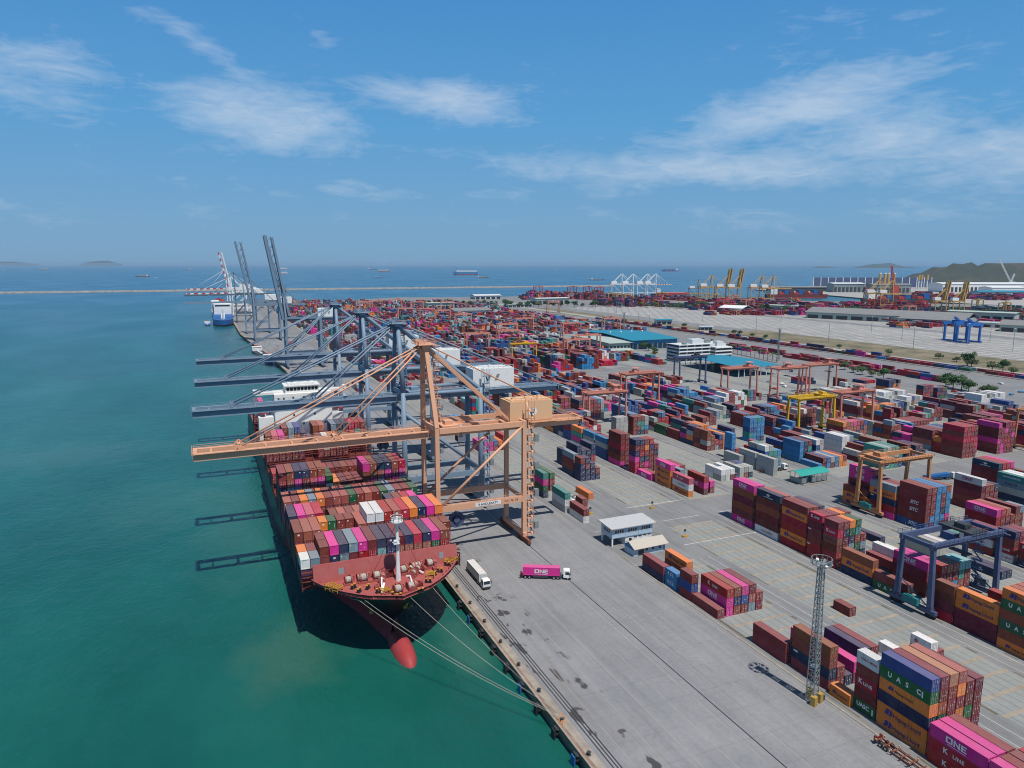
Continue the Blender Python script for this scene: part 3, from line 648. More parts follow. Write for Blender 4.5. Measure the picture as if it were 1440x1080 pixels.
M['beam_tan'] = ground_mat('tan_beam_concrete', (0.30, 0.255, 0.20), (0.40, 0.34, 0.27), 0.5, 0.3)[0]
M['coping'] = ground_mat('coping_concrete', (0.27, 0.23, 0.19), (0.42, 0.37, 0.31), 0.6, 0.25)[0]
M['rust_edge'] = ground_mat('rusty_coping', (0.20, 0.10, 0.06), (0.36, 0.27, 0.20), 0.6, 0.5)[0]
M['quaywall'] = ground_mat('quay_wall', (0.10, 0.10, 0.085), (0.20, 0.19, 0.16), 0.7, 0.3)[0]
M['lane_white'] = ground_mat('lane_paint', (0.45, 0.45, 0.45), (0.62, 0.62, 0.62), 0.3, 0.4)[0]
M['lane_yellow'] = ground_mat('lane_yellow', (0.33, 0.30, 0.235), (0.37, 0.34, 0.28), 0.3, 0.4)[0]
M['rail_dark'] = plain('rail_slot', (0.03, 0.03, 0.032, 1), 0.6)
M['dirt'] = ground_mat('weedy_dirt', (0.10, 0.10, 0.06), (0.19, 0.16, 0.11), 0.4, 0.3)[0]
# far storage field: pale slabs in broken rows
m, nt, b, o, P = ground_mat('pale_field', (0.30, 0.295, 0.28), (0.38, 0.37, 0.35), 0.15, 0.01)
br = N(nt, 'ShaderNodeTexBrick', Scale=1.0); br.offset = 0.37; br.inputs['Brick Width'].default_value = 17.0; br.inputs['Row Height'].default_value = 15.0; br.inputs['Mortar Size'].default_value = 2.2
br.inputs['Color1'].default_value = grey(1.22); br.inputs['Color2'].default_value = grey(1.05); br.inputs['Mortar'].default_value = grey(0.78); L(nt, P, br.inputs['Vector'])
o = mixc(nt, 1.0, o, br.outputs['Color'], 'MULTIPLY'); L(nt, o, b.inputs['Base Color']); M['field'] = m

EDGE = [(64.5,-300),(64.5,700),(58,860),(47.5,1000),(42,1100),(38,1600),(36,1950)]
def quay_x(y):
    for (x0, y0), (x1, y1) in zip(EDGE[:-1], EDGE[1:]):
        if y0 <= y <= y1: return x0+(x1-x0)*(y-y0)/(y1-y0)
    return 36
LAND = EDGE+[(258,1975),(537,2170),(816,2080),(1000,2120),(1200,1980),(1420,1640),(1720,1280),(2050,1000),(2700,500),(2700,-300)]
def slab(name, poly, z0, z1, mats, kind='structure'):
    mb = MB(); n = len(poly)
    mb.add([(x, y, z1) for x, y in poly], [tuple(range(n-1,-1,-1))])
    mb.mi = 1
    mb.add([(x, y, z1) for x, y in poly]+[(x, y, z0) for x, y in poly], [(i, (i+1) % n, n+(i+1) % n, n+i) for i in range(n)])
    return tag(mb.build(name, mats), kind=kind)
slab('ground', LAND, -6, 0, [M['yard'], M['quaywall']])
def sheet(name, mat, rects, z, kind='structure'):
    mb = MB()
    for r in rects:
        if len(r) == 4 and not isinstance(r[0], tuple): x0, y0, x1, y1 = r; mb.quad((x0,y0,z),(x1,y0,z),(x1,y1,z),(x0,y1,z))
        else: mb.quad(*[(x, y, z) for x, y in r])
    return tag(mb.build(name, mat), kind=kind)
sheet('apron', M['apron'], [[(67.2,-200),(124.6,-200),(124.6,700),(67.2,700)],[(67.2,700),(124.6,700),(100,1100),(44.7,1100),(50.2,1000),(60.7,860)],[(44.7,1100),(100,1100),(95,1900),(39,1900)]], 0.004)
# coping along the quay edge
mb = MB()
for (x0, y0), (x1, y1) in zip(EDGE[:-1], EDGE[1:]):
    mb.add([(x0-.35,y0,.02),(x0+2.6,y0,.02),(x1+2.6,y1,.02),(x1-.35,y1,.02)], [(0,1,2,3)])
    mb.mi = 1
    mb.add([(x0-.35,y0,.02),(x0-.35,y0,-1.7),(x1-.35,y1,-1.7),(x1-.35,y1,.02)], [(0,3,2,1)])
    mb.add([(x0+.15,y0,.024),(x0+.75,y0,.024),(x1+.75,y1,.024),(x1+.15,y1,.024)], [(0,1,2,3)])
    mb.mi = 0
tag(mb.build('quay_edge', [M['coping'], M['rust_edge']]), kind='structure')
# crane rails set in the apron
mb = MB()
for x in (68.3, 69.1, 69.8): mb.box(x-.13, -200, 0.0, x+.13, 700, 0.03)
for x in (99.8,): mb.box(x-.17, -200, 0.0, x+.1, 700, 0.03)
tag(mb.build('track', M['rail_dark']), kind='structure')
mk = MB()
for x in (72.5, 78.6, 84.8, 91.0, 97.2, 104.5, 110.5, 117.5, 123.0):
    y = -60
    while y < 640: mk.quad((x-.07,y,.008),(x+.07,y,.008),(x+.07,y+26,.008),(x-.07,y+26,.008)); y += 26.6
tag(mk.build('apron_line', M['lane_yellow']), kind='structure')

# yard fields: slabs with tan runway beams
slabs, beams, weeds, lanes = [], [], [], []
FX = [(127.3,146.0),(156.0,175.2),(183.3,204.6),(211.0,230.5),(239.6,259.5),(267.0,287.0),(295.5,315.5),(323,343),(351,371),(380,400),(408,428),(436,456),(464,484)]
YS = [(-80,202),(243,560),(600,980),(1020,1450),(1490,1880)]
FIELD = []
for fi, (x0, x1) in enumerate(FX):
    for yi, (ya, yb) in enumerate(YS):
        if yi == 0: yb = (202, 218, 218, 218, 216, 216, 216)[min(fi, 6)] if fi else 190
        if yi == 1: ya = 243 if fi > 0 else 262
        FIELD.append((fi, yi, x0, x1, ya, yb)); slabs.append((x0, ya, x1, yb))
        if yi <= 1:
            y = ya
            while y < yb: beams.append((x0-.3, y-.55, x1+.3, y+.55)); y += 6.15
            beams.append((x0-.3, yb-.5, x1+.3, yb+.5))
            for x in (x0-1.1, x1+.5):
                y = ya+random.random()*9
                while y < yb:
                    l = random.uniform(2, 12); weeds.append((x, y, x+random.uniform(.25,.8), min(yb, y+l))); y += l+random.uniform(3, 26)
        for x in (x1+2.4, x1+6.0): lanes.append((x-.08, ya, x+.08, yb))
sheet('slab_pavement', M['slab'], slabs, 0.004)
sheet('runway_pavement', M['beam_tan'], beams, 0.009)
sheet('weed_strip', M['dirt'], weeds, 0.008)
for x in (128, 157, 184): lanes.append((x, 225, x+18, 225.3))
lanes += [(150.5, 201.5, 183, 201.9), (152.2, 243.6, 180, 244.0)]
sheet('road_marking', M['lane_white'], lanes, 0.012)
kb = MB()
for x0, y0, x1, y1 in [(124.6,-80,125.1,202),(124.6,262,125.1,560)]: kb.box(x0, y0, 0, x1, y1, 0.13)
tag(kb.build('kerb', M['coping']), kind='structure')
sheet('access_road', M['roadlight'], [(668,-100,684,1900)], 0.005)
sheet('rail_bed', M['scrub'], [(655,-100,667,1500)], 0.006)
sheet('scrub_land', M['scrub'], [(684.5,-100,770,860),(684.5,860,716,1500)], 0.005)
sheet('storage_field', M['field'], [(772,-100,980,900),(760,900,980,1500),(1010,-100,1225,1500),(1010,1500,1100,1640)], 0.006)
sheet('parking_lot', M['yard'], [(548,225,640,520)], 0.004)
# ------------------------------------------------------------------ ship to shore cranes
# local axes: x from the sea rail inland, y along the quay, z up
def sts(label, loc, rz, mt, style='box', gz=41.5, apex=70.5, span=31.8, half=8.4, out=73, back=52, up=False, house=(27,44,8.2), house_mat='white', stripes=None, detail=2, upang=80, group='ship to shore cranes', sign=None, reel=None, logo=None, portal=15.0):
    t = thing('quay_crane', label, 'crane', loc, rz, group); S = M[mt]
    def leg(p, q, a, b_, r):
        m = MB()
        if style == 'tube': m.tube(p, q, r*1.4, 12, r*1.1)
        else: m.beam(p, q, a, b_, a*.9, b_*.9)
        return m
    top = gz+1.6
    for sx in (0, span):
        for sy in (-half, half):
            leg((sx, sy, 2.6), (sx, sy*0.97, top), 1.55 if not up else 2.3, 1.5, .85).build('leg', S, t, style == 'tube')
        m = MB(); m.box(sx-.75, -half-1.2, 2.0, sx+.75, half+1.2, 3.5); m.build('sill_beam', S, t)
        for sy in (-1, 1):
            m = MB(); yc = sy*half
            m.box(sx-.5, yc-5.0, 1.25, sx+.5, yc+5.0, 1.95)
            for k in range(8):
                y = yc-4.6+k*1.31; m.tube((sx-.3, y, .42), (sx+.3, y, .42), .42, 10); m.box(sx-.55, y-.5, .5, sx+.55, y+.5, 1.2)
            m.box(sx-.35, yc-5.6, .9, sx+.35, yc-5.0, 1.5); m.box(sx-.35, yc+5.0, .9, sx+.35, yc+5.6, 1.5)
            m.build('bogie', M['brown_bogie'] if mt == 'orange_crane' else M['darkgrey'], t)
    for sy in (-1, 1):
        m = MB(); y = sy*half
        m.box(.78, y-.6, portal, span-.78, y+.6, portal+2.0); p = m.build('portal_beam', S, t)
        if detail > 1:
            m = MB(); m.rail([(1, y-.55, portal+2.0), (span-1, y-.55, portal+2.0)]); m.build('railing', S, p)
            if sign and sy < 0:
                m = MB(); m.box(13.2, y-.66, portal+.35, 22.6, y-.605, portal+1.75); m.build('sign_board', M['white'], p)
                put_text(p, text_mesh(sign, 1.15, 'text_black', bold=.02), 17.9, y-.675, portal+1.02, FRONT)
                put_text(p, text_mesh('G 01  06  CB', .95, 'text_black', bold=.02), 26.6, y-.615, portal+1.05, FRONT)
        m = MB()
        if style == 'tube': m.tube((.6, y, gz+.6), (span-.6, y, gz+.6), .78, 10)
        else: m.box(.8, y-.45, gz-.4, span-.8, y+.45, gz+1.4)
        m.build('upper_beam', S, t, style == 'tube')
        m = MB()
        if style == 'tube': m.tube((.7, y, gz-7), (span-.4, y, portal+2.5), .68, 8)
        else: m.tube((.9, y, portal+1.6), (span-.6, y, gz-.2), .5, 8)
        m.build('diagonal_brace', S, t, True)
    for sx in (0, span):
        m = MB(); m.box(sx-.5, -half+.7, gz+.1, sx+.5, half-.7, gz+1.5)
        if sx == span: m.box(sx-.4, -half+.75, portal+.2, sx+.4, half-.75, portal+1.6)
        m.build('cross_beam', S, t)
    # girder inland, boom over the water
    g = MB(); gy = 3.2
    for sy in (-gy, gy): g.box(-1.0, sy-.6, gz-2.4, back, sy+.65, gz-.05)
    for x in range(2, int(back), 7): g.box(x-.25, -gy+.6, gz-1.6, x+.25, gy-.6, gz-1.1)
    g.box(back-.5, -gy-.6, gz-2.3, back+.3, gy+.6, gz+.1); go = g.build('girder', S, t)
    if detail > 1:
        m = MB()
        for sy in (-gy-1.5, gy+.6):
            m.box(0, sy, gz-.6, back, sy+.9, gz-.52); m.rail([(0, sy, gz-.5), (back, sy, gz-.5)])
        m.build('walkway', S, go)
    bx = -1.6; th = R(upang) if up else -R(0.4)
    def BP(d, y, h): return (bx-d*math.cos(th)+h*math.sin(th)*1.0, y, gz-1.15+d*math.sin(th)+h*math.cos(th))
    b = MB(); n = 12 if stripes else 1
    for k in range(n):
        if stripes: b.mi = k % 2
        for sy in (-gy, gy): b.beam(BP(out*k/n, sy, -.3), BP(out*(k+1)/n, sy, -.3), 1.2 if not up else 2.2, ((2.8 if style == 'tube' else 2.3) if not up else 4.8) if k < n*.9 else 1.8)
        for x in ([out*(k+.5)/n] if stripes else range(4, int(out), 8)): b.beam(BP(x, -gy+.5, .3), BP(x, gy-.5, .3), .5, .5)
    b.mi = 0; b.beam(BP(out-.4, -gy-.7, 0), BP(out-.4, gy+.7, 0), 1.2, 2.0)
    bo = b.build('boom', [S, M[stripes]] if stripes else S, t)
    if detail > 1:
        m = MB()
        for sy in (-gy-1.5, gy+.7):
            a_, e_ = BP(0, sy+.45, .8), BP(out, sy+.45, .8); m.beam(a_, e_, .9, .08)
            for h in (.6, 1.15): m.beam(BP(0, sy, .8+h), BP(out, sy, .8+h), .08, .08)
            for k in range(25): m.beam(BP(out*k/24, sy, .8), BP(out*k/24, sy, 1.95), .08, .08)
        m.rail([BP(out+.4, -gy-1.5, .6), BP(out+.4, gy+1.5, .6)], step=1.5) if not up else None
        m.build('walkway', S, bo)
        m = MB()
        for d in (out*.42, out*.82):
            m.beam(BP(d, -gy-.6, 1.4), BP(d, gy+.6, 1.4), .9, .9)
            for sy in (-gy, gy): m.beam(BP(d-1.4, sy, 1.0), BP(d, sy, 2.6), .5, .5); m.beam(BP(d+1.4, sy, 1.0), BP(d, sy, 2.6), .5, .5)
        m.build('stay_bracket', S, bo)
    # A frame above the sea legs
    for sy in (-1, 1):
        leg((0, sy*half*.97, top), (-1.5 if style == 'box' else 0, sy*2.1, apex), 1.5, 1.5, .75).build('mast', S, t, style == 'tube')
    m = MB(); ax = -1.5 if style == 'box' else 0
    m.beam((ax*.5, -half*.55, (top+apex)/2), (ax*.5, half*.55, (top+apex)/2), .8, .8); m.build('mast_tie', S, t)
    m = MB(); m.box(ax-1.4, -3.4, apex-.4, ax+1.4, 3.4, apex+.8)
    if detail > 1:
        m.rail([(ax-3, -4.2, apex+.9), (ax+3.4, -4.2, apex+.9), (ax+3.4, 4.2, apex+.9), (ax-3, 4.2, apex+.9), (ax-3, -4.2, apex+.9)], step=1.6)
        m.box(ax-3.1, -4.3, apex+.8, ax+3.5, 4.3, apex+.9)
        for sy in (-1.6, 1.6): m.tube((ax-1.8, sy-.25, apex+1.6), (ax-1.8, sy+.25, apex+1.6), .8, 10); m.beam((ax, sy, apex+.8), (ax-.4, sy, apex+2.8), .3, .5)
    m.build('apex_frame', S, t)
    for sy in (-1, 1):
        for d in ((out*.42, out*.82) if not up else ()):
            m = MB(); m.tube((ax-.9, sy*2.0, apex+.4), BP(d, sy*gy, 1.6), .34 if style == 'tube' else .27, 6); m.build('forestay', S, t, True)
        m = MB()
        if style == 'tube': m.tube((ax+.8, sy*2.4, apex-.2), (span-.5, sy*half*.9, gz+1.4), .85, 8)
        else: m.beam((ax+.8, sy*1.7, apex-.2), (span-2.5, sy*gy, gz+.2), .85, .85)
        m.build('backstay', S, t)
        m = MB(); m.tube((ax+1, sy*1.8, apex+.6), (back-2, sy*gy, gz), .2 if style == 'box' else .3, 6); m.build('tie_rod', S, t, True)
    if up:
        m = MB()
        for sy in (-1.6, 1.6): m.beam(BP(3, sy*2, 5.6), BP(out*.97, sy*2, 5.8), 2.0, 3.8)
        for k in range(10): m.beam(BP(out*k/10+2, 0, .5), BP(out*(k+.6)/10+2, 0, 5.4), .5, .5)
        m.build('folded_stay', S, t)
        for sy in (-1, 1):
            m = MB(); m.tube((ax-.9, sy*2.0, apex+.4), BP(out*.5, sy*gy, 1.6), .16, 5); m.tube((ax-.9, sy*2.0, apex+.6), BP(out*.8, sy*gy, 1.6), .12, 5); m.build('forestay', S, t)
    h0, h1, hh = house; H = M[house_mat]
    m = MB(); m.box(h0, -4.6, gz+.2, h1, 4.6, gz+hh)
    m.box(h0+.8, -3.6, gz+hh, h1-.8, 3.6, gz+hh+.35)
    ho = m.build('machinery_house', H, t)
    if detail > 1:
        m = MB()
        for k in range(3): x = h0+3+k*(h1-h0-6)/2; m.box(x-.7, -1.2+k*.6, gz+hh+.36, x+.7, .2+k*.6, gz+hh+.9)
        m.rail([(h0+.2, -4.5, gz+hh), (h1-.2, -4.5, gz+hh)], step=2.0); m.build('roof_vent', H, ho)
        m = MB(); m.box(h0-1.5, -5.9, gz-.1, h1+1.5, 5.9, gz+.15); m.rail([(h0-1.4, -5.8, gz+.15), (h1+1.4, -5.8, gz+.15)]); m.build('platform', S, t)
    if logo:
        m = MB(); n = 20; xc, zc = h0+(h1-h0)*.52, gz+hh*.5
        m.add([(xc+1.9*math.cos(2*PI*i/n), -4.63, zc+1.45*math.sin(2*PI*i/n)) for i in range(n)], [tuple(range(n))]); m.mi = 1
        for k in range(3): m.add([(xc-.9+k*.55, -4.64, zc-.7), (xc-.5+k*.55, -4.64, zc-.7), (xc-.1+k*.55, -4.64, zc+.7), (xc-.5+k*.55, -4.64, zc+.7)], [(0,1,2,3)])
        m.build('logo', [M['white'], M['darkgrey']], ho)
    elif detail > 1:
        m = MB()
        for k in range(2): x = h0+(h1-h0)*(.38+.2*k); m.add([(x-1.1,-4.63,gz+hh*.4),(x+.2,-4.63,gz+hh*.4),(x+1.3,-4.63,gz+hh*.72),(x,-4.63,gz+hh*.72)], [(0,1,2,3)])
        m.build('emblem', M['galv'], ho)
    if detail:
        # trolley with cab, stair tower, cable reel
        tx = 6.5; m = MB(); m.box(tx-3, -gy-.4, gz+.0, tx+3, gy+.4, gz+.9); m.box(tx-1.5, -1.6, gz+.9, tx+1.5, 1.6, gz+2.2); m.build('trolley', S, t)
        m = MB(); m.box(tx+3.2, -1.4, gz-5.6, tx+6, 1.4, gz-2.9); m.box(tx+4.2, -.3, gz-2.9, tx+5, .3, gz+.1); c = m.build('operator_cab', M['white'], t)
        m = MB(); m.box(tx+2.95, -1.25, gz-5.3, tx+3.19, 1.25, gz-3.6); m.build('window', M['glass'], c)
    if detail > 1:
        m = MB(); x, y = span+2.3, -half+.4
        for a in (-1.1, 1.1):
            for e in (-1.3, 1.3): m.beam((x+a, y+e, 2.4), (x+a, y+e, gz+9), .16, .16)
        z = 2.4; k = 0
        while z < gz+7:
            m.box(x-1.2, y-1.4, z, x+1.2, y+1.4, z+.07)
            m.beam((x-.7 if k % 2 else x+.7, y-1.3, z), (x-.7 if k % 2 else x+.7, y+1.3, z+3), .6, .12)
            m.rail([(x-1.1, y-1.35, z), (x+1.1, y-1.35, z)], step=1.1); m.rail([(x+1.1, y-1.35, z), (x+1.1, y+1.35, z)], step=1.3)
            z += 3; k += 1
        so_ = m.build('stair_tower', S, t)
        for z in (4.5, 16.5, 26.5, 36.5):
            m = MB(); m.box(x+1.3, y-1.7, z, x+2.9, y-.2, z+2.6); m.box(x+1.5, y-1.74, z+.6, x+2.7, y-1.7, z+2.0); m.build('cabinet', M['galv'], so_)
        m = MB(); y = -half+1.6 if not reel else -half-1.4
        rx = 7.0 if not reel else -3.0
        cz = 11.0 if not reel else 18.5
        n = 28; R0 = 2.7 if not reel else 3.0
        for i in range(n):
            a = 2*PI*i/n; m.beam((rx+R0*.35*math.cos(a), y, cz+R0*.35*math.sin(a)), (rx+R0*math.cos(a), y, cz+R0*math.sin(a)), .16, .5)
            a2 = 2*PI*(i+1)/n
            m.beam((rx+R0*math.cos(a), y, cz+R0*math.sin(a)), (rx+R0*math.cos(a2), y, cz+R0*math.sin(a2)), .6, .3)
        m.tube((rx, y-.5, cz), (rx, y+.6, cz), R0*.4, 14); m.tube((rx, y, cz), (rx, y+1.2, cz), .3, 8)
        m.beam((rx, y+.9, cz), (rx, y+.9, portal-.0) if cz < portal else (0, y+.9, cz-1), .5, .5)
        m.build('cable_reel', M['gold'] if reel == 'gold' else M['navy_rtg'], t)
        m = MB(); m.truss((2.4, -1.4, gz+2), (ax+1.9, -.5, apex-1.5), 1.7, 1.7, .09, 9); z = gz+4
        while z < apex-3: m.box(1.2, -2.4, z, 3.4, .2, z+.08); m.rail([(1.3, -2.3, z), (3.3, -2.3, z)], step=1.0); z += 3.2
        m.build('mast_ladder', S, t)
        m = MB()
        for x in (-1.4, 10, 20, back-1): m.box(x-.5, -half*.5, gz-3.3, x+.5, -half*.5+.7, gz-2.6); m.box(x-.1, -half*.5+.2, gz-2.6, x+.1, -half*.5+.5, gz-1.4)
        for k in range(14): x = 2+k*(back-6)/14; m.tube((x, 4.6, gz-2.6), (x+(back-6)/28, 4.6, gz-4.3), .06, 4); m.tube((x+(back-6)/28, 4.6, gz-4.3), (x+(back-6)/14, 4.6, gz-2.6), .06, 4)
        m.build('festoon', M['darkgrey'], t)
    return t

M['raised_crane'] = paint('steel_blue_grey', (0.185, 0.255, 0.335, 1), 0.5, 0.2)
sts('peach orange quay crane with boom lowered over the bow of the big ship', (68, 235.5, 0), 0, 'orange_crane', 'box', gz=42.6, apex=70.8, back=57, house=(28, 44.5, 7.6), house_mat='tan_house', sign='4 ADDLEBATT', logo=True)
Y3 = [(279.5, 'blue grey quay crane next to the orange one, boom lowered', 'gold'), (349, 'middle one of three blue grey quay cranes with lowered booms', None), (426.5, 'third blue grey quay crane inland of the orange one, lowered boom', None)]
for y, lb, rl in Y3: sts(lb, (68, y, 0), 0, 'blue_crane', 'tube', gz=47.5, apex=74.5, back=69, out=73.5, house=(30, 48, 8.4), reel=rl, portal=13)
sts('blue grey quay crane with raised boom, the taller in view', (68, 722, 0), 0, 'raised_crane', 'box', gz=47.5, apex=76, back=66, out=79, up=True, upang=80.5, house=(30, 48, 8.4), portal=13)
sts('blue grey quay crane with raised boom, standing farther along', (55.5, 1000, 0), 0, 'raised_crane', 'box', gz=47.5, apex=78, back=66, out=82, up=True, upang=79, house=(30, 48, 8.4), portal=13, detail=1)
sts('distant pale grey quay crane with lowered boom past raised ones', (50.5, 1110, 0), 0, 'blue_crane', 'box', gz=47, apex=74, back=60, out=78, detail=1)
sts('distant dark slate quay crane with lowered boom before striped ones', (46.0, 1330, 0), 0, 'dark_crane', 'box', gz=49, apex=84, back=60, out=78, detail=1)
sts('red and white striped quay crane with lowered boom, nearer one', (46, 1490, 0), 0, 'white', 'box', gz=46, apex=74, back=60, out=78, stripes='red_stripe', detail=1)
sts('red and white striped quay crane whose boom points up', (45, 1620, 0), 0, 'white', 'box', gz=48, apex=80, back=60, out=78, up=True, upang=79, stripes='red_stripe', detail=1)
sts('farthest red and white striped quay crane with lowered boom', (43, 1740, 0), 0, 'white', 'box', gz=47, apex=86, back=60, out=80, stripes='red_stripe', detail=1)

# cranes of the far basins, booms towards the far water
def far_sts(px, py, label, mt, up=False, sc=1.0, rz=PI*0.93, apex=72, **kw):
    p = gp(px, py); t = sts(label, (p.x, p.y, 0), rz, mt, kw.pop('style', 'box'), gz=42, apex=apex, back=36, out=50, up=up, detail=0, house=(14, 32, 8), group='quay cranes of the far basins', **kw)
    t.scale = (sc, sc, sc); return t
for px, lb in ((873, 'first'), (889, 'second'), (909, 'third'), (920.5, 'fourth')):
    far_sts(px, 419, '%s of the four white quay cranes far off, counted from the breakwater' % lb, 'white', sc=.98, stripes='red_stripe' if lb == 'fourth' else None)
for px, py, up, lb in ((999, 425, False, 'far golden quay crane beside the silver frame, low boom'), (1022, 426, True, 'far golden quay crane with upright boom, first of the middle pair'), (1038, 427, True, 'far golden quay crane with upright boom, second of the middle pair'), (1069, 427, False, 'far golden quay crane with white house, before the open shed'), (1085, 428, False, 'far golden quay crane with white house and long outreach'),
    (1233, 437, False, 'far golden quay crane before the yellow silo stacks'), (1251, 438, False, 'far golden quay crane beside the red mobile crane'), (1326, 446, True, 'far brown quay crane with upright boom before the white shed'), (1351, 447, True, 'far brown quay crane with upright boom near the hill')):
    far_sts(px, py, lb, 'gold', up=up, sc=.97 if py < 430 else (.74 if up else .9), upang=80)
far_sts(981, 423, 'far silver grey quay crane with lattice frame', 'galv', sc=.8)

# ------------------------------------------------------------------ yard gantries on tyres
def rtg(label, loc, mt, span=23.5, H=20.5, base=7.6, rz=0.0, detail=2, trolley=0.7, group='yard gantry cranes', gen='genset', slim=0.95):
    t = thing('yard_gantry', label, 'gantry crane', loc, rz, group); S = M[mt]; yb = base/2
    for sx in (0, span):
        for sy in (-1, 1):
            m = MB(); m.beam((sx, sy*(yb-.4), 1.9), (sx, sy*(yb-1.0), H-1.6), slim, 1.25*slim, slim*.9, slim); m.build('leg', S, t)
        m = MB(); m.box(sx-.6, -yb-1.6, 1.3, sx+.6, yb+1.6, 2.3)
        if detail > 1:
            m.rail([(sx-.7, -yb-1.5, 2.3), (sx-.7, yb+1.5, 2.3)], step=1.6); m.beam((sx, -yb+.3, 2.4), (sx, yb-1.2, 8), .25, .25)
        m.build('sill_beam', S, t)
        for sy in (-1, 1):
            m = MB()
            for k in (-.85, .85):
                y = sy*yb+k; m.tube((sx-.35, y, .75), (sx+.35, y, .75), .75, 12); m.tube((sx-.4, y, .75), (sx+.4, y, .75), .3, 8)
            m.build('wheel', M['black'], t)
            m = MB(); m.box(sx-.5, sy*yb-1.5, .95, sx+.5, sy*yb+1.5, 1.35); m.build('bogie', M['darkgrey'] if mt != 'salmon' else S, t)
    for sy in (-1, 1):
        m = MB(); y = sy*(yb-1.0); m.box(-1.2, y-.5, H-1.6, span+1.2, y+.5, H); g = m.build('girder', S, t)
        if detail:
            m = MB(); ye = y+sy*.9; m.box(-1, ye-.35, H-.5, span+1, ye+.35, H-.42); m.rail([(-1, ye+sy*.35, H-.4), (span+1, ye+sy*.35, H-.4)], h=1.2, r=.05, step=1.8)
            if detail > 1:
                for k in range(14): m.beam((span*k/14, ye, H-1.5), (span*(k+.6)/14, ye, H-.5), .1, .1)
            m.build('walkway', S, g)
    m = MB()
    for x in (-.4, span+.4): m.box(x-.4, -yb+1.5, H-1.4, x+.4, yb-1.5, H-.3)
    m.build('end_beam', S, t)
    tx = span*trolley; m = MB(); m.box(tx-3, -yb+.4, H+.05, tx+3, yb-.4, H+.6); m.box(tx-1.8, -1.8, H+.6, tx+.4, 1.6, H+2.1); m.box(tx+.8, -1.2, H+.6, tx+2.2, 1.4, H+1.6)
    if detail > 1:
        m.rail([(tx-3, -yb+.4, H+.6), (tx+3, -yb+.4, H+.6)], step=1.2); m.rail([(tx-3, yb-.4, H+.6), (tx+3, yb-.4, H+.6)], step=1.2)
        for k in (-1.2, .2): m.tube((tx+k, -1.9, H+1.4), (tx+k, -.2, H+1.4), .55, 10)
    if mt == 'salmon': m.box(tx-2.6, -2.4, H+3.0, tx+2.6, 2.4, H+3.25); [m.beam((tx+a, b, H+.6), (tx+a, b, H+3.0), .18, .18) for a in (-2.3, 2.3) for b in (-2.1, 2.1)]
    m.build('trolley', M['darkgrey'] if mt == 'navy_rtg' else S, t)
    m = MB(); m.box(tx+2.2, -1.2, H-4.2, tx+4.2, 1.0, H-1.8); m.box(tx+3.0, -.2, H-1.8, tx+3.4, .2, H+.1); c = m.build('operator_cab', M['white'] if mt != 'navy_rtg' else S, t)
    m = MB(); m.box(tx+2.3, -1.24, H-3.8, tx+4.1, -1.2, H-2.4); m.build('window', M['glass'], c)
    sp = MB(); zs = H-7.0; sp.box(tx-1.0, -5.6, zs, tx+1.0, 5.6, zs+.4) if base > 20 else sp.box(tx-1.0, -3.0, zs, tx+1.0, 3.0, zs+.4)
    for a in (-.8, .8):
        for b_ in (-1.4, 1.4): sp.tube((tx+a, b_, zs+.4), (tx+a, b_, H), .04, 4)
    sp.build('spreader', M['red_stripe'] if mt == 'rust_rtg' else M['darkgrey'], t)
    if detail > 1:
        m = MB(); m.box(-1.9, -2.6, 2.4, -.65, 2.2, 4.4); m.box(-1.7, -1.2, 4.4, -.9, 1.0, 4.7); m.build('power_unit', M[gen], t)
        m = MB(); m.box(span+.6, -2.0, 2.4, span+1.8, 1.6, 4.8); m.build('power_unit', M['galv'], t)
        m = MB()
        for k in range(int(H-4)): m.beam((-.75, yb-1.4, 2.4+k), (-.75, yb-.6, 2.4+k), .08, .08)
        m.beam((-.75, yb-1.4, 2.3), (-.75, yb-1.4, H), .08, .08); m.beam((-.75, yb-.6, 2.3), (-.75, yb-.6, H), .08, .08); m.build('ladder', S, t)
        if mt == 'navy_rtg':
            m = MB(); z = 3.0
            while z < H-3: m.box(span-1.6, -1.6, z, span-.6, 1.6, z+.1); m.beam((span-1.1, -1.5, z), (span-1.1, 1.5, z+2.4), .5, .1); m.rail([(span-1.6, -1.6, z), (span-1.6, 1.6, z)], step=1.1); z += 2.5
            m.build('stair', S, t); m = MB(); m.tube((.2, yb-1.0, H), (.2, yb-1.0, H+3), .05, 5); m.build('lightning_rod', M['galv'], t)
    return t
rtg('navy blue yard gantry straddling the near stacks with green power unit', (182.0, 136.0, 0), 'navy_rtg', span=27.5, H=21.5, base=11.5, trolley=.66, slim=1.15)
rtg('rusty tan yard gantry between the pink and maroon tall stacks', (238.2, 201.5, 0), 'rust_rtg', span=27, H=22.5, base=11.5, trolley=.16, slim=1.1)
rtg('bright yellow yard gantry in the middle of the yard', (311.5, 319.0, 0), 'yellow', span=27, H=22, base=10, trolley=.8, slim=1.1, gen='yellow')
rtg('yellow yard gantry farther off beyond the blue crane houses', (271, 650, 0), 'yellow', H=22, span=26, trolley=.6, detail=1, gen='yellow')
rtg('salmon yard gantry behind the blue striped stacks', (266.5, 433.5, 0), 'salmon', H=23, base=9, span=27, detail=1, trolley=.35)
rtg('salmon yard gantry before the teal canopy', (349.5, 427.5, 0), 'salmon', H=23, base=9, span=27, detail=1, trolley=.82)
rtg('salmon yard gantry second from the teal canopy', (383.5, 413.5, 0), 'salmon', H=23, base=9, span=27, detail=1, trolley=.45)
rtg('salmon yard gantry above the white reefer blocks', (419.5, 419.0, 0), 'salmon', H=23, base=9, span=27, detail=1, trolley=.82)
rtg('salmon yard gantry just beyond the yellow one', (345.5, 320.0, 0), 'salmon', H=23, base=9, span=26, detail=1, trolley=.7)
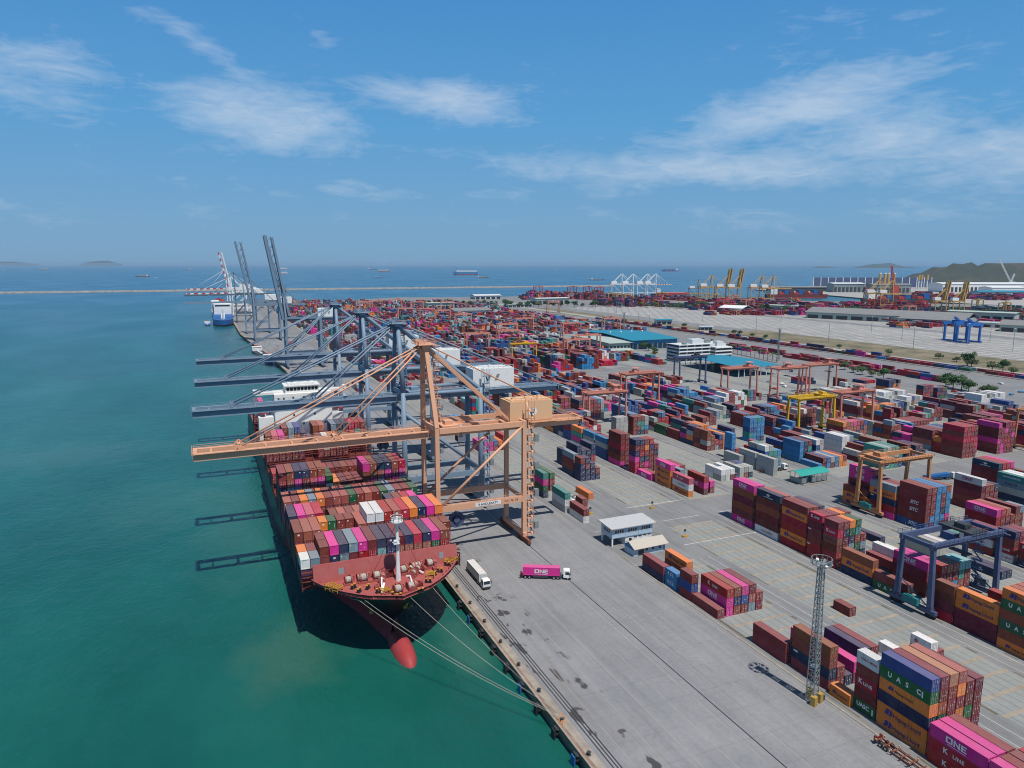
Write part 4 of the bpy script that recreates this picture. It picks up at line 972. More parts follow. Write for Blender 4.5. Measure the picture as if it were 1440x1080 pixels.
rtg('slate blue yard gantry before the white office block', (354.5, 494.0, 0), 'navy_rtg', H=23, base=9, span=26, detail=1, trolley=.75)
rtg('salmon yard gantry beneath the orange crane house', (210.5, 385.0, 0), 'salmon', H=21, base=9, span=26, detail=1, trolley=.8)
rtg('rust coloured yard gantry cut by the frame edge', (398.0, 243.0, 0), 'rust_rtg', H=22, base=10, span=27, detail=1)
for i, (px, py) in enumerate(((795,508),(812,500),(700,480),(725,470),(700,492),(655,497),(590,452),(612,455),(640,462),(560,452),(520,438),(506,440),(578,440),(548,436),(620,440),(770,440),(790,478),(848,470))):
    p = gp(px, py); rtg('%s salmon gantry of the far rows, counted across from the office side' % ('%s' % (ORD[i] if i < 18 else 'last')), (p.x, p.y, 0), 'salmon', H=23, base=9, span=26, detail=0, trolley=random.uniform(.2,.8), group='gantries of the far rows', slim=1.15)
for i, (px, py, mt) in enumerate(((752,412,'red_stripe'),(800,413,'red_stripe'),(822,413,'red_stripe'),(838,414,'red_stripe'),(853,425,'gold'),(866,427,'gold'),(876,427,'gold'),(925,424,'gold'),(968,426,'gold'),(983,426,'gold'),(1000,427,'gold'),(1013,437,'red_stripe'),(1025,430,'salmon'),(1045,437,'salmon'),(1216,437,'red_stripe'),(1224,438,'red_stripe'),(1232,438,'red_stripe'),(1262,439,'red_stripe'),(1272,449,'salmon'),(1290,440,'red_stripe'),(1408,443,'gold'),(1370,437,'gold'))):
    p = gp(px, py); rtg('%s of the tiny yard gantries of the far basins, %s one' % (ORD[i] if i < 18 else ('nineteenth','twentieth','twentyfirst','twentysecond')[i-18], {'red_stripe':'red','gold':'golden','salmon':'salmon'}[mt]), (p.x, p.y, 0), mt, H=24, base=14, span=30, detail=0, group='gantries of the far basins', slim=2.0, rz=0.3)
p = gp(1313, 478); 
def cobalt(label, x, y):
    t = thing('yard_gantry', label, 'gantry crane', (x, y, 0), 0.0, 'cobalt yard gantries'); S = M['cobalt']
    for sx in (0, 22):
        for sy in (-7, 7):
            m = MB(); m.beam((sx, sy, 1), (sx, sy, 22), 2.2, 2.2); m.build('leg', S, t)
        m = MB(); m.box(sx-1.2, -10, .6, sx+1.2, 10, 2.4); m.build('sill_beam', S, t)
    for sy in (-7, 7):
        m = MB(); m.box(-5, sy-1.1, 22, 27, sy+1.1, 25.5); m.build('girder', S, t)
    m = MB(); m.box(10, -6, 25.6, 18, 6, 27); m.truss((14, 0, 27), (6, 0, 31), 2, 2, .25, 3); m.build('trolley', S, t)
cobalt('cobalt blue gantry on the pale storage field, nearer of two', 876, 622); cobalt('cobalt blue gantry on the pale storage field, farther of two', 884, 645)
# ------------------------------------------------------------------ the big container ship
SCX, SB = 41.2, 22.0
ship = thing('container_ship', 'large black hulled container ship with red deck moored beside the quay', 'ship', (0, 0, 0))
def lerp(a, b, t): return a+(b-a)*t
def tab(x, pts):
    if x <= pts[0][0]: return pts[0][1]
    for (a, va), (b, vb) in zip(pts[:-1], pts[1:]):
        if x <= b: return lerp(va, vb, (x-a)/(b-a))
    return pts[-1][1]
STEM = [(-6,180),(-3,178),(.5,183.5),(5,180),(9,175.8),(12,172.2),(15.7,168.6)]
WLT = [(178,1.6),(190,4),(201,6.2),(214,9.8),(227,13),(251,18.2),(270,20.8),(295,22.2)]
RTT = [(183.5,0),(195,2.7),(203,5.4),(213,9.4),(221,12.4),(251,18.6),(270,21),(290,22.2)]
def deckhb(Y):
    u = min(1, max(0, (Y-168.6)/28)); return SB*(1-(1-u)**2)**.7
def halfb(s, z):
    Y = tab(z, STEM)+s
    if z <= .5: h = lerp(tab(Y, WLT), tab(Y, RTT), max(0, min(1, (z+3)/3.5)))
    else: h = lerp(tab(Y, RTT), deckhb(Y), ((z-.5)/15.2)**1.35 if z < 15.6 else 1)
    return h*min(1, (s/3.0)**.5) if z > .5 else (h*min(1, (s+.4)/2) if z > -1 else h)
def topz(Y): return tab(Y, [(187,15.7),(190,15.2),(199,13.3),(480,13.3)])
def redz(Y): return tab(Y, [(176,1.2),(215,.6),(240,-.9),(300,-2.0)])
SS = [0,.4,1,2,3.5,5.5,8,11,14.5,18.5,23,28,34,41,50,60,72,86,105,130,165,205,250,290]
FR = [-6, None, 'a', 'b', 'c', 'd', 'e']
hull = MB(); ring = []
for s in SS:
    row = []
    for k in range(8):
        f = k/7.0
        Yg = 168.6+s
        zt = topz(Yg+ (0 if s < 20 else 0)); zr = redz(Yg)
        z = -6 if k == 0 else zr if k == 1 else lerp(zr, zt, (k-1)/6)
        Y = tab(z, STEM)+s; row.append((halfb(s, z), Y, z))
    ring.append(row)
ns = len(SS)
for side in (-1, 1):
    base = len(hull.v); vs = [(SCX+side*hb, Y, z) for row in ring for hb, Y, z in row]
    for k in range(7):
        fs = []
        for i in range(ns-1):
            q = (i*8+k, (i+1)*8+k, (i+1)*8+k+1, i*8+k+1); fs.append(q if side > 0 else q[::-1])
        hull.mi = 1 if k == 0 else 0
        if k == 0: hull.add(vs, fs); 
        else:
            hull.f += [tuple(base+j for j in q) for q in fs]; hull.m += [0]*len(fs)
last = ring[-1]; hull.mi = 0
hull.add([(SCX-r[0], r[1], r[2]) for r in last]+[(SCX+r[0], r[1], r[2]) for r in reversed(last)], [tuple(range(16))])
hl = hull.build('hull', [M['hull_black'], M['hull_red']], ship, True)
m = MB(); m.ball((SCX+1.0, 176.5, -4.0), 3.1, 10.5, 4.2, 18, 12); m.build('bulbous_bow', M['hull_red'], ship, True)
# decks
top = [(r[-1][0], r[-1][1]) for r in ring]
def deck(name, y0, y1, z, inset=.35):
    pts = [(hb, Y) for hb, Y in top if y0 <= Y <= y1]
    P = [(SCX-max(hb-inset, 0), Y, z) for hb, Y in pts]+[(SCX+max(hb-inset, 0), Y, z) for hb, Y in reversed(pts)]
    m = MB(); m.add(P, [tuple(range(len(P)-1, -1, -1))]); return m.build(name, M['deck_red'], ship)
deck('foredeck', 168.6, 189.0, 14.7)
deck('main_deck', 188, 470, 12.2)
m = MB()                                                    # bulwark lip in deck red
for side in (-1, 1):
    for (a, b) in zip(ring[:-1], ring[1:]):
        p, q = a[-1], b[-1]
        A, B = (SCX+side*p[0], p[1], p[2]), (SCX+side*q[0], q[1], q[2])
        Ai, Bi = (SCX+side*max(p[0]-.4, 0), p[1]+.3, p[2]), (SCX+side*max(q[0]-.4, 0), q[1]+(.3 if q[0] < 20 else 0), q[2])
        m.add([A, B, Bi, Ai, (Ai[0], Ai[1], 12.2 if p[1] > 189 else 14.7), (Bi[0], Bi[1], 12.2 if q[1] > 189 else 14.7)], [(0,1,2,3),(3,2,5,4)])
m.build('bulwark', M['deck_red'], ship)
m = MB()
m.add([(21.4,186.2,14.7),(61.3,186.2,14.7),(61.3,187.6,19.4),(21.4,187.6,19.4),(21.4,188.0,14.7),(61.3,188.0,14.7),(61.3,188.0,19.4),(21.4,188.0,19.4)], [(0,1,2,3),(3,2,6,7),(5,4,7,6),(0,3,7,4),(1,5,6,2)])
for x in range(22, 62, 4): m.beam((x, 188.02, 19.1), (x, 189.4, 14.8), .25, .5)
br_ = m.build('wave_breaker', M['deck_red'], ship)
m = MB(); m.add([(28,186.5,15.4),(29.4,186.5,15.4),(29.4,187.06,17.9),(28,187.06,17.9)], [(0,1,2,3)]); m.v = [(x, y-.03, z) for x, y, z in m.v]; m.build('door', M['galv'], br_)
m = MB(); m.add([(56,186.5,15.4),(57.2,186.5,15.4),(57.2,187.06,17.9),(56,187.06,17.9)], [(0,1,2,3)]); m.v = [(x, y-.03, z) for x, y, z in m.v]; m.build('door', M['galv'], br_)
fm = MB(); fx, fy = 42.6, 180.3
fm.tube((fx, fy, 14.7), (fx, fy, 20), .75, 10, .5); fm.tube((fx, fy, 20), (fx, fy, 32.5), .5, 10, .34); fo = fm.build('foremast', M['white'], ship)
m = MB(); m.tube((fx, fy, 31.2), (fx, fy, 31.5), 1.7, 12); m.rail([(fx+1.6*math.cos(a*PI/4), fy+1.6*math.sin(a*PI/4), 31.5) for a in range(9)], step=1.5, r=.05); m.build('platform', M['white'], fo)
m = MB(); m.box(fx-1.3, fy-1.5, 25.4, fx+.4, fy+.2, 25.6); m.rail([(fx-1.3, fy-1.5, 25.6), (fx+.4, fy-1.5, 25.6), (fx+.4, fy, 25.6)], step=.8, r=.05); m.box(fx-1.2, fy-1.45, 25.6, fx-.2, fy-.6, 26.4); m.build('lookout', M['white'], fo)
m = MB(); m.tube((fx-.5, fy, 31.8), (fx-.5, fy, 34), .12, 6); m.box(fx+.2, fy-.3, 31.6, fx+1, fy+.3, 32.4); m.box(fx-1.4, fy-.2, 32.2, fx-.2, fy+.2, 32.5); m.build('mast_light', M['silver'], fo)
m = MB(); [m.tube((fx, fy, 30.9), q, .07, 4) for q in ((fx-5.4, 186, 15.6), (fx+7.2, 186, 15.6))]; m.build('stay', M['deck_red'], fo)
def winch(x, y, rz, sc=1.0, big=False):
    m = MB(); c, s = math.cos(rz), math.sin(rz)
    W = lambda u, v, z: (x+(u*c-v*s)*sc, y+(u*s+v*c)*sc, 14.7+z*sc)
    m.beam(W(-2.6, 0, .25), W(2.6, 0, .25), 1.6*sc, .5*sc)
    for u in (-2.2, -.7, .8, 2.3): m.tube(W(u-.12, 0, 1.3), W(u+.12, 0, 1.3), 1.0*sc, 12)
    m.tube(W(2.4, 0, 1.3), W(3.2, 0, 1.3), .45*sc, 10); m.beam(W(-.2, .9, .5), W(-.2, .9, 1.8), .9*sc, .7*sc)
    m.mi = 1; m.tube(W(-2.0, 0, 1.3), W(-.9, 0, 1.3), .78*sc, 12); m.tube(W(1.0, 0, 1.3), W(2.1, 0, 1.3), .78*sc, 12)
    m.build('winch', [M['deck_red'], M['rope']], ship)
for a in ((35.5,179,0,1),(31.4,179.4,.05,.9),(46.3,180.4,.3,1),(50.8,181.2,.1,1),(42.2,168.9,.15,1),(45.0,169.6,1.2,.7),(47.6,178.2,.9,.8),(38.4,177.0,1.3,.7)): winch(a[0], a[1]+3.6, a[2], a[3]*1.2)
def bollard_pair(x, y, rz):
    y += 3.6
    m = MB(); c, s = math.cos(rz), math.sin(rz); m.beam((x-.9*c, y-.9*s, 14.8), (x+.9*c, y+.9*s, 14.8), .9, .25)
    for u in (-.5, .5): m.tube((x+u*c, y+u*s, 14.9), (x+u*c, y+u*s, 15.75), .3, 8)
    m.mi = 1
    for u in (-.5, .5): m.tube((x+u*c, y+u*s, 15.75), (x+u*c, y+u*s, 15.9), .36, 8)
    m.build('bollard', [M['black'], M['yellow_mark']], ship)
for a in ((31.5,173.6,.9),(34.0,174.8,.9),(30.6,176.5,.6),(36.2,171.6,.3),(40.2,166.6,.1),(39.5,168.2,.1),(52.2,176.4,-.6),(54.4,177.6,-.6),(57.6,181.0,-.8),(49.6,172.4,-.4),(46.2,167.4,-.2),(35,181.2,0),(37.2,181.4,0),(47.8,182.2,0)): bollard_pair(*a)
def fairlead(x, y, rz):
    y += 3.6
    m = MB(); c, s = math.cos(rz), math.sin(rz); W = lambda u, v, z: (x+u*c-v*s, y+u*s+v*c, 14.7+z)
    for u in (-1.1, 1.1):
        for v in (-.8, .8): m.beam(W(u, v, 0), W(u, v, 1.3), .14, .14)
    for v in (-.8, 0, .8): m.beam(W(-1.2, v, 1.3), W(1.2, v, 1.3), .2, .2)
    for u in (-1.1, 1.1): m.beam(W(u, -.8, 1.3), W(u, .8, 1.3), .2, .2); m.beam(W(u, -.8, .6), W(u, .8, .6), .12, .12)
    m.build('mooring_frame', M['yellow_mark'], ship)
for a in ((25.0,178.2,.7),(26.6,176.2,.7),(37.6,170.0,.2),(51.0,175.0,-.4),(58.6,182.0,-.8),(60.0,182.9,-.8),(47.6,181.4,.1)): fairlead(*a)
m = MB(); m.beam((36.8,174.2,14.9),(37.6,177.6,17.6),.3,.3); m.beam((36.8,174.2,14.9),(37.9,176.2,16.6),.5,.2); m.build('davit', M['white'], ship)
m = MB(); m.beam((49.8,181.2,15.2),(46.8,184.0,16.6),.4,.3); m.beam((44.6,171.8,14.8),(44.2,174.0,18.4),.3,.3); m.beam((44.2,174.0,18.4),(43.3,174.4,18.2),.3,.3); m.beam((45.2,172.2,14.8),(44.4,173.8,17.6),.25,.25); m.build('davit', M['white'], ship)
for k in range(1, 16, 2):
    yy = 171+15*k/15; hb = deckhb(yy)
    for sd_ in (-1, 1):
        m = MB(); xx = SCX+sd_*(hb-1.1); m.box(xx-.5, yy-.35, 14.7, xx+.5, yy+.35, 15.0); m.tube((xx-.4, yy, 15), (xx-.4, yy, 15.5), .14, 6); m.tube((xx+.4, yy, 15), (xx+.4, yy, 15.5), .14, 6); m.build('fairlead', M['deck_red'], ship)
for x, y, a_, b_, h_ in ((33.6,183.6,1.2,.8,.9),(40.6,184.2,1.6,1.0,1.3),(44.6,184.6,1.0,1.0,1.6),(49.4,184.4,1.4,.8,1.0),(53.6,182.4,.8,.8,1.2),(38.6,175.4,.9,.7,.8),(46.8,175.2,1.0,.7,.9),(30.4,184.8,1.0,.6,1.4),(41.8,176.6,.7,1.4,.7),(36.2,177.4,.6,.6,1.0)):
    m = MB(); m.box(x-a_, y-b_, 14.7, x+a_, y+b_, 14.7+h_); m.tube((x, y, 14.7+h_), (x, y, 15.1+h_), .3, 8); m.beam((x-a_, y-b_-.3, 14.9), (x+a_, y-b_-.3, 15.5), .12, .12); m.build('deck_locker', M['lash_red'] if a_ > .9 else M['deck_red'], ship)
def anchor(side):
    Y = 184.5; z = 6.0; hb = halfb(Y-tab(z, STEM), z); x = SCX+side*(hb+.5)
    m = MB(); m.beam((x, Y-.3, z+2.6), (x, Y-.5, z-.2), .5, .6); m.beam((x-.2, Y-1.6, z-.3), (x+.2, Y+1.2, z-.3), .9, .8); m.beam((x, Y-1.6, z-.3), (x+side*.2, Y-1.8, z+1.3), .5, .4); m.beam((x, Y+1.1, z-.3), (x+side*.2, Y+1.3, z+1.3), .5, .4)
    m.build('anchor', M['rust_rtg'], ship)
anchor(-1); anchor(1)
name_ = 'PACIFIC ANDORRA'
for i, ch in enumerate(name_):                             # lettering along the flare of the port bow
    if ch == ' ': continue
    z = 13.0; s = 13.5-i*.72; Y = tab(z, STEM)+s; hb = halfb(s, z); e = .3
    t1 = Vector((-(halfb(s-e, z)-halfb(s+e, z)), -2*e, 0)).normalized()
    up_ = Vector((-(halfb(Y-tab(z+.6, STEM), z+.6)-halfb(Y-tab(z-.6, STEM), z-.6)), 0, 1.2)).normalized()
    nrm = t1.cross(up_).normalized(); up_ = nrm.cross(t1)
    o = bpy.data.objects.new('lettering', text_mesh(ch, .95, 'text_white', bold=.02)); col.objects.link(o); o.parent = hl
    mt = Matrix.Identity(4)
    for r_ in range(3): mt[r_][0] = t1[r_]; mt[r_][1] = up_[r_]; mt[r_][2] = nrm[r_]; mt[r_][3] = (SCX-hb, Y, z)[r_]+nrm[r_]*.12
    o.matrix_local = mt
z = 11.2; Y = tab(z, STEM); m = MB()
for a in (((0,0),(1.4,.5)),((.3,-.5),(1.2,-.1)),((1.0,.2),(2.0,1.2)),((-.5,-.9),(.7,-.7)),((-.4,-1.3),(.6,-1.2))):
    (x0, z0), (x1, z1) = a; m.beam((SCX+1.4+x0, Y+.45+x0*.25, z+z0), (SCX+1.4+x1, Y+.45+x1*.25, z+z1), .12, .28)
m.build('bow_emblem', M['yellow_mark'], ship)
# side passage, rails and lashing bridges
m = MB()
for side in (-1, 1):
    x = SCX+side*(SB-.25); m.rail([(x, 198, 13.3), (x, 372, 13.3)], step=3.0, r=.05)
m.build('railing', M['deck_red'], ship)
for yb in (188.6, 202.6, 216.9, 231.3, 246.2, 261.6, 276.0, 291.5, 304.4, 317.8, 332.6, 387.4):
    m = MB(); hgt = 12.2+(7.6 if yb > 200 else 4)
    for k in range(18):
        x = 18.75+k*2.585-.06; m.beam((x, yb, 12.2), (x, yb, hgt), .22, .5)
        if k < 17 and k % 3 == 0: m.beam((x, yb, 13), (x+2.5, yb, hgt-2.6), .14, .14)
    for z in (14.9, 17.3, hgt): m.box(18.6, yb-.55, z-.08, 62.7, yb+.55, z)
    for z in (18.0, hgt+.7, hgt+1.1): m.box(18.6, yb-.55, z, 62.7, yb-.47, z+.08)
    m.build('lashing_bridge', M['lash_red'], ship)
for y0 in (189, 203.6, 218, 232.4, 248, 262.5, 277, 292, 305.5, 318.8, 388.6):
    m = MB(); m.box(18.7, y0+.3, 12.25, 62.6, y0+12.6, 14.85)
    for k in range(7):
        m.box(18.9, y0+k*2, 12.25, 19.3, y0+k*2+.9, 15.2 if k % 3 == 0 else 14)
    m.build('hatch_cover', M['lash_red'], ship)
# deck house
hs = MB(); hs.box(27.5,366,12.2,55,379.5,35.2); hs.box(20,370,12.2,61,378,23.5); hs.box(33,368,35.2,49,378,38.6); hs.box(18.8,369.4,34.8,62.4,374,35.9); hs.box(34.5,369.5,39.1,47.5,377,39.7)
for sd_ in (-1, 1): hs.box(SCX+sd_*21.6-1.6, 369.2, 35.9, SCX+sd_*21.6+1.6, 372.6, 37.4)
hs.box(30,379.5,12.2,52,384,29)
house = hs.build('deck_house', M['white'], ship)
m = MB()
for k in range(9): m.box(33.6+k*1.7, 367.93, 36.4, 34.95+k*1.7, 367.99, 38.0)
m.build('window', M['glass'], house)
m = MB(); m.box(32.4,367.2,38.6,49.6,378.4,39.05); m.rail([(32.5,367.4,39.05),(49.5,367.4,39.05)], step=1.6); m.rail([(18.9,369.5,35.9),(33,369.5,35.9)], step=2); m.rail([(49,369.5,35.9),(62.3,369.5,35.9)], step=2); m.build('bridge_roof', M['white'], house)
for x, z in ((29,32.6),(31.5,32.6),(36,32.8),(41,32.8),(48.8,32.6),(51.4,32.6),(30.5,19.4),(35.5,19.4),(40.5,19.4),(46,19.4),(51,19.4),(36,24),(46,24),(30.5,28),(51.5,28)):
    m = MB(); m.box(x, 365.94, z, x+.9, 365.99, z+1.0); m.build('window', M['glass'], house)
m = MB(); m.tube((41,372,39.7),(41,372,46),.5,8,.3); m.box(39,371.7,43,43,372.3,43.3); m.box(39.6,371.2,44.6,42.4,371.6,44.9); m.ball((37,374,41),.9,.9,1.1,8,6); m.ball((45,374,41),.9,.9,1.1,8,6); m.build('radar_mast', M['white'], house)
m = MB(); m.box(36.5,381,29,45.5,386.5,40.5); m.mi = 1; m.box(36.4,380.9,36.5,45.6,386.6,38.6); m.build('funnel', [M['white'], M['text_pink']], ship)
for sd_ in (-1, 1):
    m = MB(); m.ball((SCX+sd_*19, 375, 25.6), 1.6, 4.6, 1.5, 10, 7); lb = m.build('lifeboat', M['red_stripe'], ship, True)
    m = MB(); m.beam((SCX+sd_*17.4, 372, 23.5), (SCX+sd_*19.4, 372, 28), .3, .4); m.beam((SCX+sd_*17.4, 378, 23.5), (SCX+sd_*19.4, 378, 28), .3, .4); m.build('davit', M['white'], ship)
m = MB(); m.box(20.5,333.5,12.2,24,343,14.4); m.beam((20.5,345,12.5),(24,352,17),.8,.5); m.box(21.4,352,12.2,27,360,15.2); m.box(25,334,12.2,30,346,13.6); m.box(29,338,12.2,54,358,15.5); m.build('provision_crane', M['offwhite'], ship)

# mooring lines
def line(label, p, q, sag):
    p, q = Vector(p), Vector(q); m = MB(); pr = p; n = 14
    for i in range(1, n+1):
        t = i/n; c = p.lerp(q, t)-Vector((0, 0, sag*4*t*(1-t))); m.tube(pr, c, .05, 5, cap=False); pr = c
    return tag(m.build('mooring_line', M['rope']), label, 'rope', 'mooring lines from the bow')
def bowpt(s, side, z=14.4):
    return Vector((SCX+side*(halfb(s, z)+.05), tab(z, STEM)+s, z))
line('outermost mooring rope from the port bow to the quay bollard', bowpt(6.0, -1), (65.6, 128.3, .9), 2.2)
line('mooring rope from the port bow running just inside the outermost', bowpt(4.2, -1), (65.7, 128.9, .9), 1.9)
line('mooring rope from the middle of the bow to the quay bollard', bowpt(.5, 1), (65.6, 131.6, .9), 1.6)
line('mooring rope nearest the quay wall, from the starboard bow', bowpt(3.6, 1), (65.7, 132.2, .9), 1.5)
M['footing_paint'] = paint('worn_yellow_footing', (0.42, 0.27, 0.06, 1), 0.8, 0.5, 0.8)
M['office_roof'] = paint('weathered_grey_roof', (0.47, 0.48, 0.48, 1), 0.7, 0.35, 0.4)
# ------------------------------------------------------------------ quay furniture
for i, y in enumerate([100, 109.2, 118.4, 127.6, 136.8, 146, 155.2, 164.4, 173.6, 182.8, 192]):
    blue = i in (2,)
    t = thing('quay_fender', ('bright blue fender on the quay wall' if blue else '%s dark fender on the quay wall, counted from the near end' % ORD[i]), 'fender', (64.1, y, -1.9), 0, 'fenders on the quay wall')
    m = MB(); m.box(-1.15, -.75, -1.0, -.85, .75, 1.1); m.build('panel', M['fender_blue'] if blue or i in (5, 9) else M['fender'], t)
    m = MB(); m.tube((-.85, 0, .1), (0.1, 0, .1), .55, 10, .7); m.build('buffer', M['fender'], t)
    m = MB(); m.beam((-.9, -.5, 1.0), (0.0, -.5, 1.7), .08, .08); m.beam((-.9, .5, 1.0), (0.0, .5, 1.7), .08, .08); m.box(-.6, -.9, 1.2, .1, .9, 1.35); m.build('chain', M['darkgrey'], t)
for i, y in enumerate(range(92, 300, 12)):
    m = MB(); m.tube((0,0,0),(0,0,.55),.28,10,.22); m.tube((0,0,.55),(0,0,.75),.42,10); m.beam((-.5,0,.6),(.5,0,.6),.25,.2); m.tube((0,0,.0),(0,0,.06),.5,10)
    o = m.build('mooring_bollard', M['darkgrey']); o.location = (65.6, y+.4, .03)
    tag(o, '%s iron bollard along the quay coping from the near end' % (ORD[i] if i < 18 else 'last'), 'bollard', 'bollards along the quay edge')
m = MB()
for k in range(7): m.beam((64.9+random.uniform(-.3,.3), 126.2+k*.5, .1), (66.3, 128.4+random.uniform(-1,2), .35+.1*k), .16, .16)
tag(m.build('mooring_tackle', M['rust_rtg']), 'orange mooring tackle heaped round the bollard where ropes end', 'tackle')

# ------------------------------------------------------------------ vehicles
def wheels(t, xs, half=1.0, r=.52):
    for x in xs:
        for sy in (-1, 1):
            m = MB(); m.tube((x, sy*half-.28*sy, r), (x, sy*half+.12*sy, r), r, 14); m.mi = 1; m.tube((x, sy*half+.121*sy, r), (x, sy*half+.15*sy, r), r*.5, 10); m.build('wheel', [M['black'], M['silver']], t)
def tractor_parts(t, x0, cabm, hgt=3.1):
    """cab whose front is at x0+3.2"""
    m = MB()
    m.add([(x0+.9,-1.22,.75),(x0+3.15,-1.22,.75),(x0+3.2,-1.2,1.7),(x0+2.95,-1.12,2.75),(x0+2.6,-1.05,hgt),(x0+.9,-1.08,hgt-.05)]+[(x0+.9,1.22,.75),(x0+3.15,1.22,.75),(x0+3.2,1.2,1.7),(x0+2.95,1.12,2.75),(x0+2.6,1.05,hgt),(x0+.9,1.08,hgt-.05)],
          [(0,1,2,3,4,5),(11,10,9,8,7,6),(0,6,7,1),(1,7,8,2),(2,8,9,3),(3,9,10,4),(4,10,11,5),(5,11,6,0)])
    c = m.build('cab', cabm, t)
    m = MB(); m.add([(x0+3.2,-1.05,1.78),(x0+3.2,1.05,1.78),(x0+2.99,1.0,2.68),(x0+2.99,-1.0,2.68)], [(0,1,2,3)]); m.v = [(x+.025, y, z) for x, y, z in m.v]; m.build('windscreen', M['glass'], c)
    m = MB()
    for sy in (-1, 1): m.add([(x0+1.5,sy*1.225,1.75),(x0+2.85,sy*1.225,1.75),(x0+2.7,sy*1.15,2.6),(x0+1.5,sy*1.15,2.6)], [(0,1,2,3)])
    m.build('window', M['glass'], c)
    m = MB(); m.box(x0+3.16,-1.2,.5,x0+3.34,1.2,.95); m.build('bumper', M['darkgrey'], c)
    m = MB()
    for sy in (-1, 1): m.box(x0+2.9, sy*1.25, 1.7, x0+3.1, sy*1.55, 2.4)
    m.build('mirror', M['black'], c)
    m = MB()
    for sy in (-1, 1): m.box(x0-2.6, sy*.45-.1, .75, x0+.9, sy*.45+.1, 1.0)
    m.box(x0-1.6,-1.2,.55,x0+.2,-.75,1.05); m.build('frame', M['darkgrey'], t)
    wheels(t, (x0+2.2, x0-.9, x0-2.1), 1.05)
def trailer_parts(t, x0, ln=12.4, steel='darkgrey'):
    m = MB()
    for sy in (-1, 1): m.box(x0, sy*.5-.1, .95, x0+ln, sy*.5+.1, 1.22)
    for k in range(7): m.box(x0+.2+k*(ln-.5)/6, -1.2, 1.0, x0+.42+k*(ln-.5)/6, 1.2, 1.2)
    for sy in (-1, 1): m.box(x0+3.6, sy*1.1, .5, x0+8.2, sy*1.16, .95)
    m.build('trailer_frame', M[steel], t)
    m = MB(); m.box(x0-.3, -1.2, .6, x0-.1, 1.2, 1.3); m.box(x0-.5, -1.0, .5, x0-.1, -.6, 1.6); m.box(x0-.5, .6, .5, x0-.1, 1.0, 1.6); m.build('rear_guard', M['lash_red'], t)
    wheels(t, (x0+1.2, x0+2.5), 1.05)
def truck(label, p0, p1, cabm, load=None):
    p0, p1 = Vector(p0), Vector(p1); d = p1-p0; rz = math.atan2(d.y, d.x)
    t = thing('container_truck', label, 'truck', (p0.x, p0.y, 0.03), rz, 'container trucks on the terminal')
    trailer_parts(t, 0); tractor_parts(t, 12.3, cabm); return t, rz
def load_box(rz, p0, c, text, label, off=.35):
    body, door, plate = CM[40]; o = bpy.data.objects.new('shipping_container', body); col.objects.link(o)
    f = Vector((math.cos(rz), math.sin(rz), 0)); l = Vector((-f.y, f.x, 0))
    # the box's own y axis runs backwards along the lorry so that its doors face the tail or the cab as the picture shows
    o.rotation_euler = (0, 0, rz+PI/2); o.location = Vector(p0)+f*(off+11.75)-l*1.22+Vector((0,0,1.26)); o.location = Vector(p0)+f*(off+11.75)+Vector((0,0,1.26))-l*1.22
    o.color = (*TINT[c][0], 1); tag(o, label, 'container', 'containers on trucks')
    d = bpy.data.objects.new('door', door); col.objects.link(d); d.parent = o; d.color = o.color
    return o
pA = Vector((86.9, 199.4, 0)); pB = Vector((100.7, 192.3, 0))
tr, rz = truck('white cabbed truck crossing the apron with a pink box', pA, pB, M['white'])
o = load_box(rz, pA, 'P', None, 'long bright pink container riding the truck on the open apron')
mt_ = Matrix(((0,0,-1,0),(-1,0,0,0),(0,1,0,0),(0,0,0,1)))
put_text(o, ONEM, -.012, 5.9, 1.38, Matrix(((0,0,-1,0),(-1,0,0,0),(0,1,0,0),(0,0,0,1)))); put_text(o, UNDER, -.012, 5.9, .42, name='underline')
q0, q1 = gp(657.5, 797), gp(686, 826)
q0.x = q1.x = 73.4; q0.y = 210.5; q1.y = 194
tr, rz = truck('white cabbed truck with white box heading along the quay edge', q0, q1, M['white'])
load_box(rz, q0, 'W', None, 'long white container riding the truck beside the ship bow')
r0 = gp(1374, 680); tr, rz = truck('truck with navy trailer beyond the tall maroon stack', (300.5, 224.5, 0), (312, 221, 0), M['white'])
m = MB(); m.add([(0,-1.25,1.25),(11.5,-1.25,1.25),(11.5,-1.25,3.0),(0,-1.25,1.9),(0,1.25,1.25),(11.5,1.25,1.25),(11.5,1.25,3.0),(0,1.25,1.9)], [(0,1,2,3),(7,6,5,4),(3,2,6,7),(1,5,6,2),(0,3,7,4),(0,4,5,1)]); m.build('tipper_body', M['fender_blue'], tr)
for i, (x, y, lb) in enumerate(((123.0, 96.5, 'rusty skeletal trailer parked along the kerb by tall stack, far one'), (123.0, 83.0, 'rusty skeletal trailer parked along the kerb, the middle one'), (122.9, 69.0, 'rusty skeletal trailer parked along the kerb, near one'))):
    t = thing('trailer_chassis', lb, 'trailer', (x, y, .03), -PI/2, 'trailers parked along the kerb'); trailer_parts(t, 0, 12.0, 'brown_bogie')
    m = MB(); m.beam((9.5,-.8,0),(9.5,-.8,1.0),.2,.2); m.beam((9.5,.8,0),(9.5,.8,1.0),.2,.2); m.build('landing_leg', M['darkgrey'], t)
    m = MB(); m.box(11.4,-1.2,1.2,11.9,1.2,1.5); [m.box(k, s*1.15, 1.2, k+.4, s*1.35, 1.45) for k in (.1, 3.6, 7.8) for s in (-1, 1)]; m.build('twist_lock', M['orange_crane'], t)
PROTO_CAR = None
